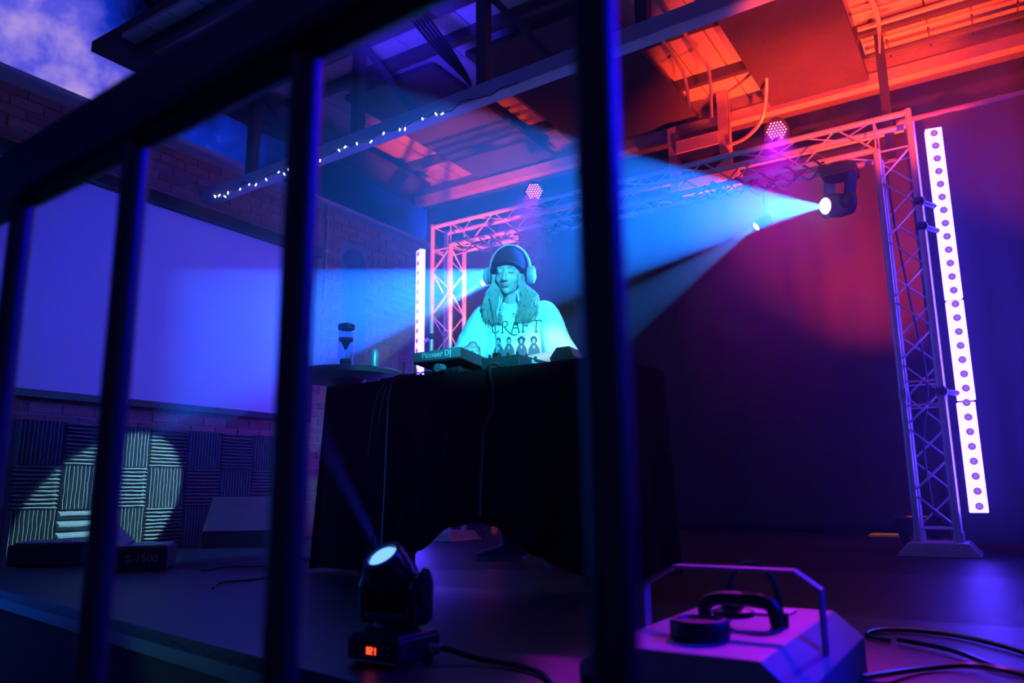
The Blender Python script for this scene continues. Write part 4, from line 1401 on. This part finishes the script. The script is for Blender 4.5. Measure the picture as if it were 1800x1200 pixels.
LX0, LZ0, LH, LW, ADV = -0.105, 1.228, 0.066, 0.046, 0.0555
for i, ch in enumerate('CRAFT'):
    for st_ in LET[ch]:
        pts = [(LX0 + i * ADV + x * LW, LZ0 + z * LH) for x, z in st_]
        ribbon(pm, pts, 0.0062)
for i, ch in enumerate('THE'):
    for st_ in LET[ch]:
        ribbon(pm, [(0.008 + i * 0.014 + x * 0.011, LZ0 + LH * 1.38 + z * 0.022 - i * 0.003) for x, z in st_], 0.003)
obj('shirt_lettering', pm, INK, shirt, world=False)


def blob(mb, cx, cz, rx_, rz_, lift, n=14, fn=None):
    vs = [onshirt(cx, cz, lift)]
    for k in range(n):
        t = 2 * pi * k / n
        f = fn(t) if fn else 1
        vs.append(onshirt(cx + rx_ * cos(t) * f, cz + rz_ * sin(t) * f, lift))
    mb.add(vs, [(0, 1 + k, 1 + (k + 1) % n) for k in range(n)])


hairp, facep, coatp = MB(), MB(), MB()
for i, (cx, hw) in enumerate(((-0.064, 0.012), (-0.006, 0.011), (0.062, 0.019), (0.128, 0.015))):
    cz = 1.182
    vs = []
    prof = [(-0.030, 1.085), (-0.027, 1.13), (-0.014, 1.148), (0.014, 1.148), (0.027, 1.13), (0.030, 1.085)]
    rowsn = 5
    for r in range(rowsn + 1):
        z = 1.085 + (1.166 - 1.085) * r / rowsn
        w = interp(z, [(1.085, 0.034), (1.135, 0.029), (1.166, 0.010)])
        vs += [onshirt(cx + w * q, z, 0.002) for q in (-1, -0.5, 0, 0.5, 1)]
    coatp.add(vs, [(r * 5 + q, r * 5 + q + 1, (r + 1) * 5 + q + 1, (r + 1) * 5 + q) for r in range(rowsn) for q in range(4)])
    blob(hairp, cx, cz + 0.002, hw * 1.15, 0.021, 0.003, 16, (lambda t, i=i: 1 + (0.12 * sin(5 * t) if i == 2 else 0)))
    blob(facep, cx, cz - 0.004, 0.0085, 0.014, 0.0045, 12)
    blob(facep, cx, 1.145, 0.006, 0.011, 0.0045, 10)
obj('print_hair', hairp, M('print_navy', (0.03, 0.06, 0.10), 0.8), shirt, world=False)
obj('print_coats', coatp, M('print_slate', (0.07, 0.11, 0.16), 0.8), shirt, world=False)
obj('print_faces', facep, M('print_pale', (0.38, 0.42, 0.44), 0.8), shirt, world=False)

# trousers and shoes
tp = MB()
tp.ball((0, 0.05, 0.90), (0.182, 0.13, 0.13), 18, 12)
for s, an in zip((-1, 1), ANK):
    kn = (s * 0.10 + (an[0] - s * 0.09) * 0.5, (an[1]) * 0.55 - 0.03, 0.49)
    capsule(tp, (s * 0.085, 0.05, 0.84), kn, 0.10, 0.072)
    tp.tube(kn, (an[0], an[1], 0.085), 0.070, 0.058, 16)
tme = remeshed(tp, 0.009, 'trousers', 3)
tme.materials.append(M('black_denim', (0.012, 0.012, 0.014), 0.9))
inst('trousers', tme, person)
RI = Matrix.Rotation(-prz, 3, 'Z')
for s, (heel, toe) in zip((-1, 1), (((-2.37, 3.83), (-2.62, 3.70)), ((-2.08, 3.62), (-1.92, 3.43)))):
    h = RI @ (V3((heel[0], heel[1], 0)) - PR)
    t = RI @ (V3((toe[0], toe[1], 0)) - PR)
    f = (t - h).normalized()
    sd = V3((-f.y, f.x, 0))
    L = (t - h).length

    def rings(prof, n=16):
        mb = MB()
        vs, fs = [], []
        for (u, w, z0, z1) in prof:
            for i in range(n):
                a = 2 * pi * i / n
                vs.append(h + f * (u * L) + sd * (w * cos(a)) + V3((0, 0, (z0 + z1) / 2 + (z1 - z0) / 2 * sin(a))))
        for k in range(len(prof) - 1):
            for i in range(n):
                fs.append((k * n + i, k * n + (i + 1) % n, (k + 1) * n + (i + 1) % n, (k + 1) * n + i))
        fs += [tuple(range(n)), tuple(range((len(prof) - 1) * n, len(prof) * n))]
        return mb.add(vs, fs)
    so = obj('shoe', rings([(-0.03, 0.02, 0.02, 0.07), (0.02, 0.036, 0.02, 0.105), (0.2, 0.040, 0.02, 0.11), (0.42, 0.043, 0.02, 0.095), (0.7, 0.047, 0.02, 0.065), (0.92, 0.038, 0.02, 0.048), (1.0, 0.015, 0.02, 0.036)]), M('shoe_canvas', (0.03, 0.03, 0.035), 0.8), person, world=False, smooth=True)
    sol = MB()
    prof = [(-0.04, 0.022), (0.04, 0.038), (0.3, 0.042), (0.7, 0.050), (0.93, 0.040), (1.02, 0.018)]
    pl = [h + f * (u * L) + sd * w for u, w in prof] + [h + f * (u * L) - sd * w for u, w in reversed(prof)]
    n = len(pl)
    sol.add([p + V3((0, 0, 0.0)) for p in pl] + [p + V3((0, 0, 0.028)) for p in pl], [tuple(range(n - 1, -1, -1)), tuple(range(n, 2 * n))] + [(i, (i + 1) % n, n + (i + 1) % n, n + i) for i in range(n)])
    obj('sole', sol, M('shoe_sole', (0.55, 0.55, 0.58), 0.6), so, world=False)

# beanie
BE = M('black_knit', (0.018, 0.020, 0.026), 0.9, var=0.3, bump=0.4, bscale=180, spec=0.1)
bn = MB()
prof = []
for k in range(13):
    a = radians(-26 + 116 * k / 12)
    prof.append((max(0.002, cos(a)), sin(a)))
vs = MB().lathe([(r, z) for r, z in prof], 36)
TILT = Euler((radians(-36), 0, 0)).to_matrix()
for p in vs.v:
    p.x *= 0.101; p.y *= 0.122; p.z *= 0.116
bn.add([hp_(*(TILT @ p + V3((0, 0.018, 0.042)))) for p in vs.v], vs.f)
bo_ = obj('beanie', bn, BE, person, world=False, smooth=True)
rim = [hp_(*(TILT @ V3((0.093 * cos(2 * pi * i / 40), 0.112 * sin(2 * pi * i / 40), -0.048)) + V3((0, 0.018, 0.042)))) for i in range(41)]
obj('beanie_rim', MB().path(rim, 0.008, 8), BE, bo_, world=False, smooth=True)

# hair, two wavy falls over the shoulders
hm = MB()
for s in (-1, 1):
    for k in range(240):
        u = random.random()              # front to back
        v = random.random()              # inner to outer
        a = hp_(s * (0.070 + 0.014 * v), -0.056 + 0.085 * u, 0.000)
        b = hp_(s * (0.070 + 0.016 * v), -0.060 + 0.085 * u, -0.050)
        drop = random.random()
        xo = 0.050 + 0.088 * v
        c = V3((s * xo + 0.002, -0.092 - 0.055 * (1 - u), 1.445))
        e_z = 1.275 + 0.13 * drop ** 2.2 + 0.02 * (v > 0.8)
        ex = s * (0.036 + 0.105 * v)
        d = V3((ex, onshirt(ex, min(e_z, 1.36)).y - 0.010 - 0.030 * (1 - u), e_z))
        m1 = V3((s * (xo + 0.014), 0, (c.z + d.z) / 2))
        m1.y = min(onshirt(m1.x, min(m1.z, 1.36)).y - 0.010 - 0.030 * (1 - u), (c.y + d.y) / 2)
        ph, fr = round(4 * u) * 1.7 + random.uniform(-.5, .5), 8 + round(3 * v) * 0.7
        P = smooth_pts([a, b, c, m1, d], 8)
        N_ = len(P)
        for i, p in enumerate(P):
            t = i / (N_ - 1)
            p.x += 0.010 * t * sin(ph + fr * t * 2.4)
            p.y += 0.008 * t * cos(ph + fr * t * 2.4)
        hm.path(P, lambda t: 0.0040 * (1 - 0.8 * t ** 3), 4)
# hair at the back of the neck
for k in range(26):
    u = random.uniform(-1, 1)
    a = hp_(0.072 * u, 0.07, -0.01)
    P = smooth_pts([a, hp_(0.078 * u, 0.075, -0.09), V3((0.10 * u, 0.085, 1.40)), V3((0.11 * u, 0.10, 1.29))], 6)
    hm.path(P, lambda t: 0.009 * (1 - 0.7 * t), 5)
obj('hair', hm, M('ash_blonde_hair', (0.36, 0.32, 0.30), 0.5, var=0.4, scale=60), person, world=False, smooth=True)

# headphones worn over the beanie
hd_ = thing('headphones', 'pale over-ear headphones on the beanie of the disc jockey', 'headphones', PR + Matrix.Rotation(prz, 3, 'Z') @ HC)
hd_.rotation_euler = (0, 0, prz)
HPM = M('headphone_shell', (0.36, 0.34, 0.44), 0.4, var=0.05)


def hq(x, y, z):
    return HR @ V3((x, y, z))


arcp = [hq(0.112 * sin(radians(t)), 0.012, 0.030 + 0.132 * cos(radians(t))) for t in range(-95, 96, 5)]
bd = MB()
vs, fs = [], []
for p in arcp:
    q = (p - HR @ V3((0, 0.012, 0.030))).normalized()
    for dy in (-0.013, 0.013):
        for dr in (0.0, 0.007):
            vs.append(p + q * dr + HR @ V3((0, dy, 0)))
for k in range(len(arcp) - 1):
    a, b = 4 * k, 4 * (k + 1)
    for (i, j) in ((0, 1), (1, 3), (3, 2), (2, 0)):
        fs.append((a + i, a + j, b + j, b + i))
fs += [(0, 2, 3, 1), (4 * len(arcp) - 4, 4 * len(arcp) - 3, 4 * len(arcp) - 1, 4 * len(arcp) - 2)]
obj('headband', bd.add(vs, fs), HPM, hd_, world=False, smooth=True)
for s in (-1, 1):
    ctr = V3((s * 0.100, 0.0, -0.004))
    Rc = HR @ Euler((0, s * pi / 2, s * radians(10))).to_matrix()
    obj('ear_pad', MB().lathe([(0.030, 0.0), (0.040, 0.002), (0.043, 0.010), (0.040, 0.018), (0.030, 0.020)], 26, HR @ ctr, Rc, 1.12, 0.95), M('ear_pad_leather', (0.20, 0.20, 0.24), 0.6), hd_, world=False, smooth=True)
    cup = obj('ear_cup', MB().lathe([(0.042, 0.018), (0.044, 0.026), (0.042, 0.038), (0.034, 0.044), (0.01, 0.045)], 26, HR @ ctr, Rc, 1.12, 0.95), HPM, hd_, world=False, smooth=True)
    obj('cup_ring', MB().lathe([(0.028, 0.0445), (0.026, 0.0475), (0.02, 0.0445)], 22, HR @ ctr, Rc, 1.12, 0.95), M('cup_ring_metal', (0.7, 0.68, 0.75), 0.3, 0.5), cup, world=False, smooth=True)
    obj('slider', MB().bar(hq(s * 0.1145, 0.012, 0.03), HR @ (ctr + V3((s * 0.026, 0.004, 0.036))), 0.008, 0.018, (0, 1, 0)), HPM, hd_, world=False)

# ================================================================== HAZE
def haze(label, lo, hi, density):
    o = obj('haze', MB().box(lo, hi), None)
    m = bpy.data.materials.new('stage_haze')
    m.use_nodes = True
    nt = m.node_tree
    nt.nodes.clear()
    out = nt.nodes.new('ShaderNodeOutputMaterial')
    sc = nt.nodes.new('ShaderNodeVolumeScatter')
    sc.inputs['Color'].default_value = (1, 1, 1, 1)
    sc.inputs['Density'].default_value = density
    sc.inputs['Anisotropy'].default_value = 0.5
    nt.links.new(sc.outputs['Volume'], out.inputs['Volume'])
    o.data.materials.append(m)
    stuff(o, label, 'haze')


haze('thin stage haze filling the air around the truss', (-4.15, 2.62, 0.0), (0.25, 5.58, 3.60), 0.055)
haze('thin haze in the back left corner by the brick wall', (-5.45, 4.75, 0.0), (-4.155, 5.58, 3.60), 0.05)
haze('faint haze drifting over the front of the stage', (-2.0, 0.60, 0.0), (-1.0, 1.60, 1.1), 0.016)
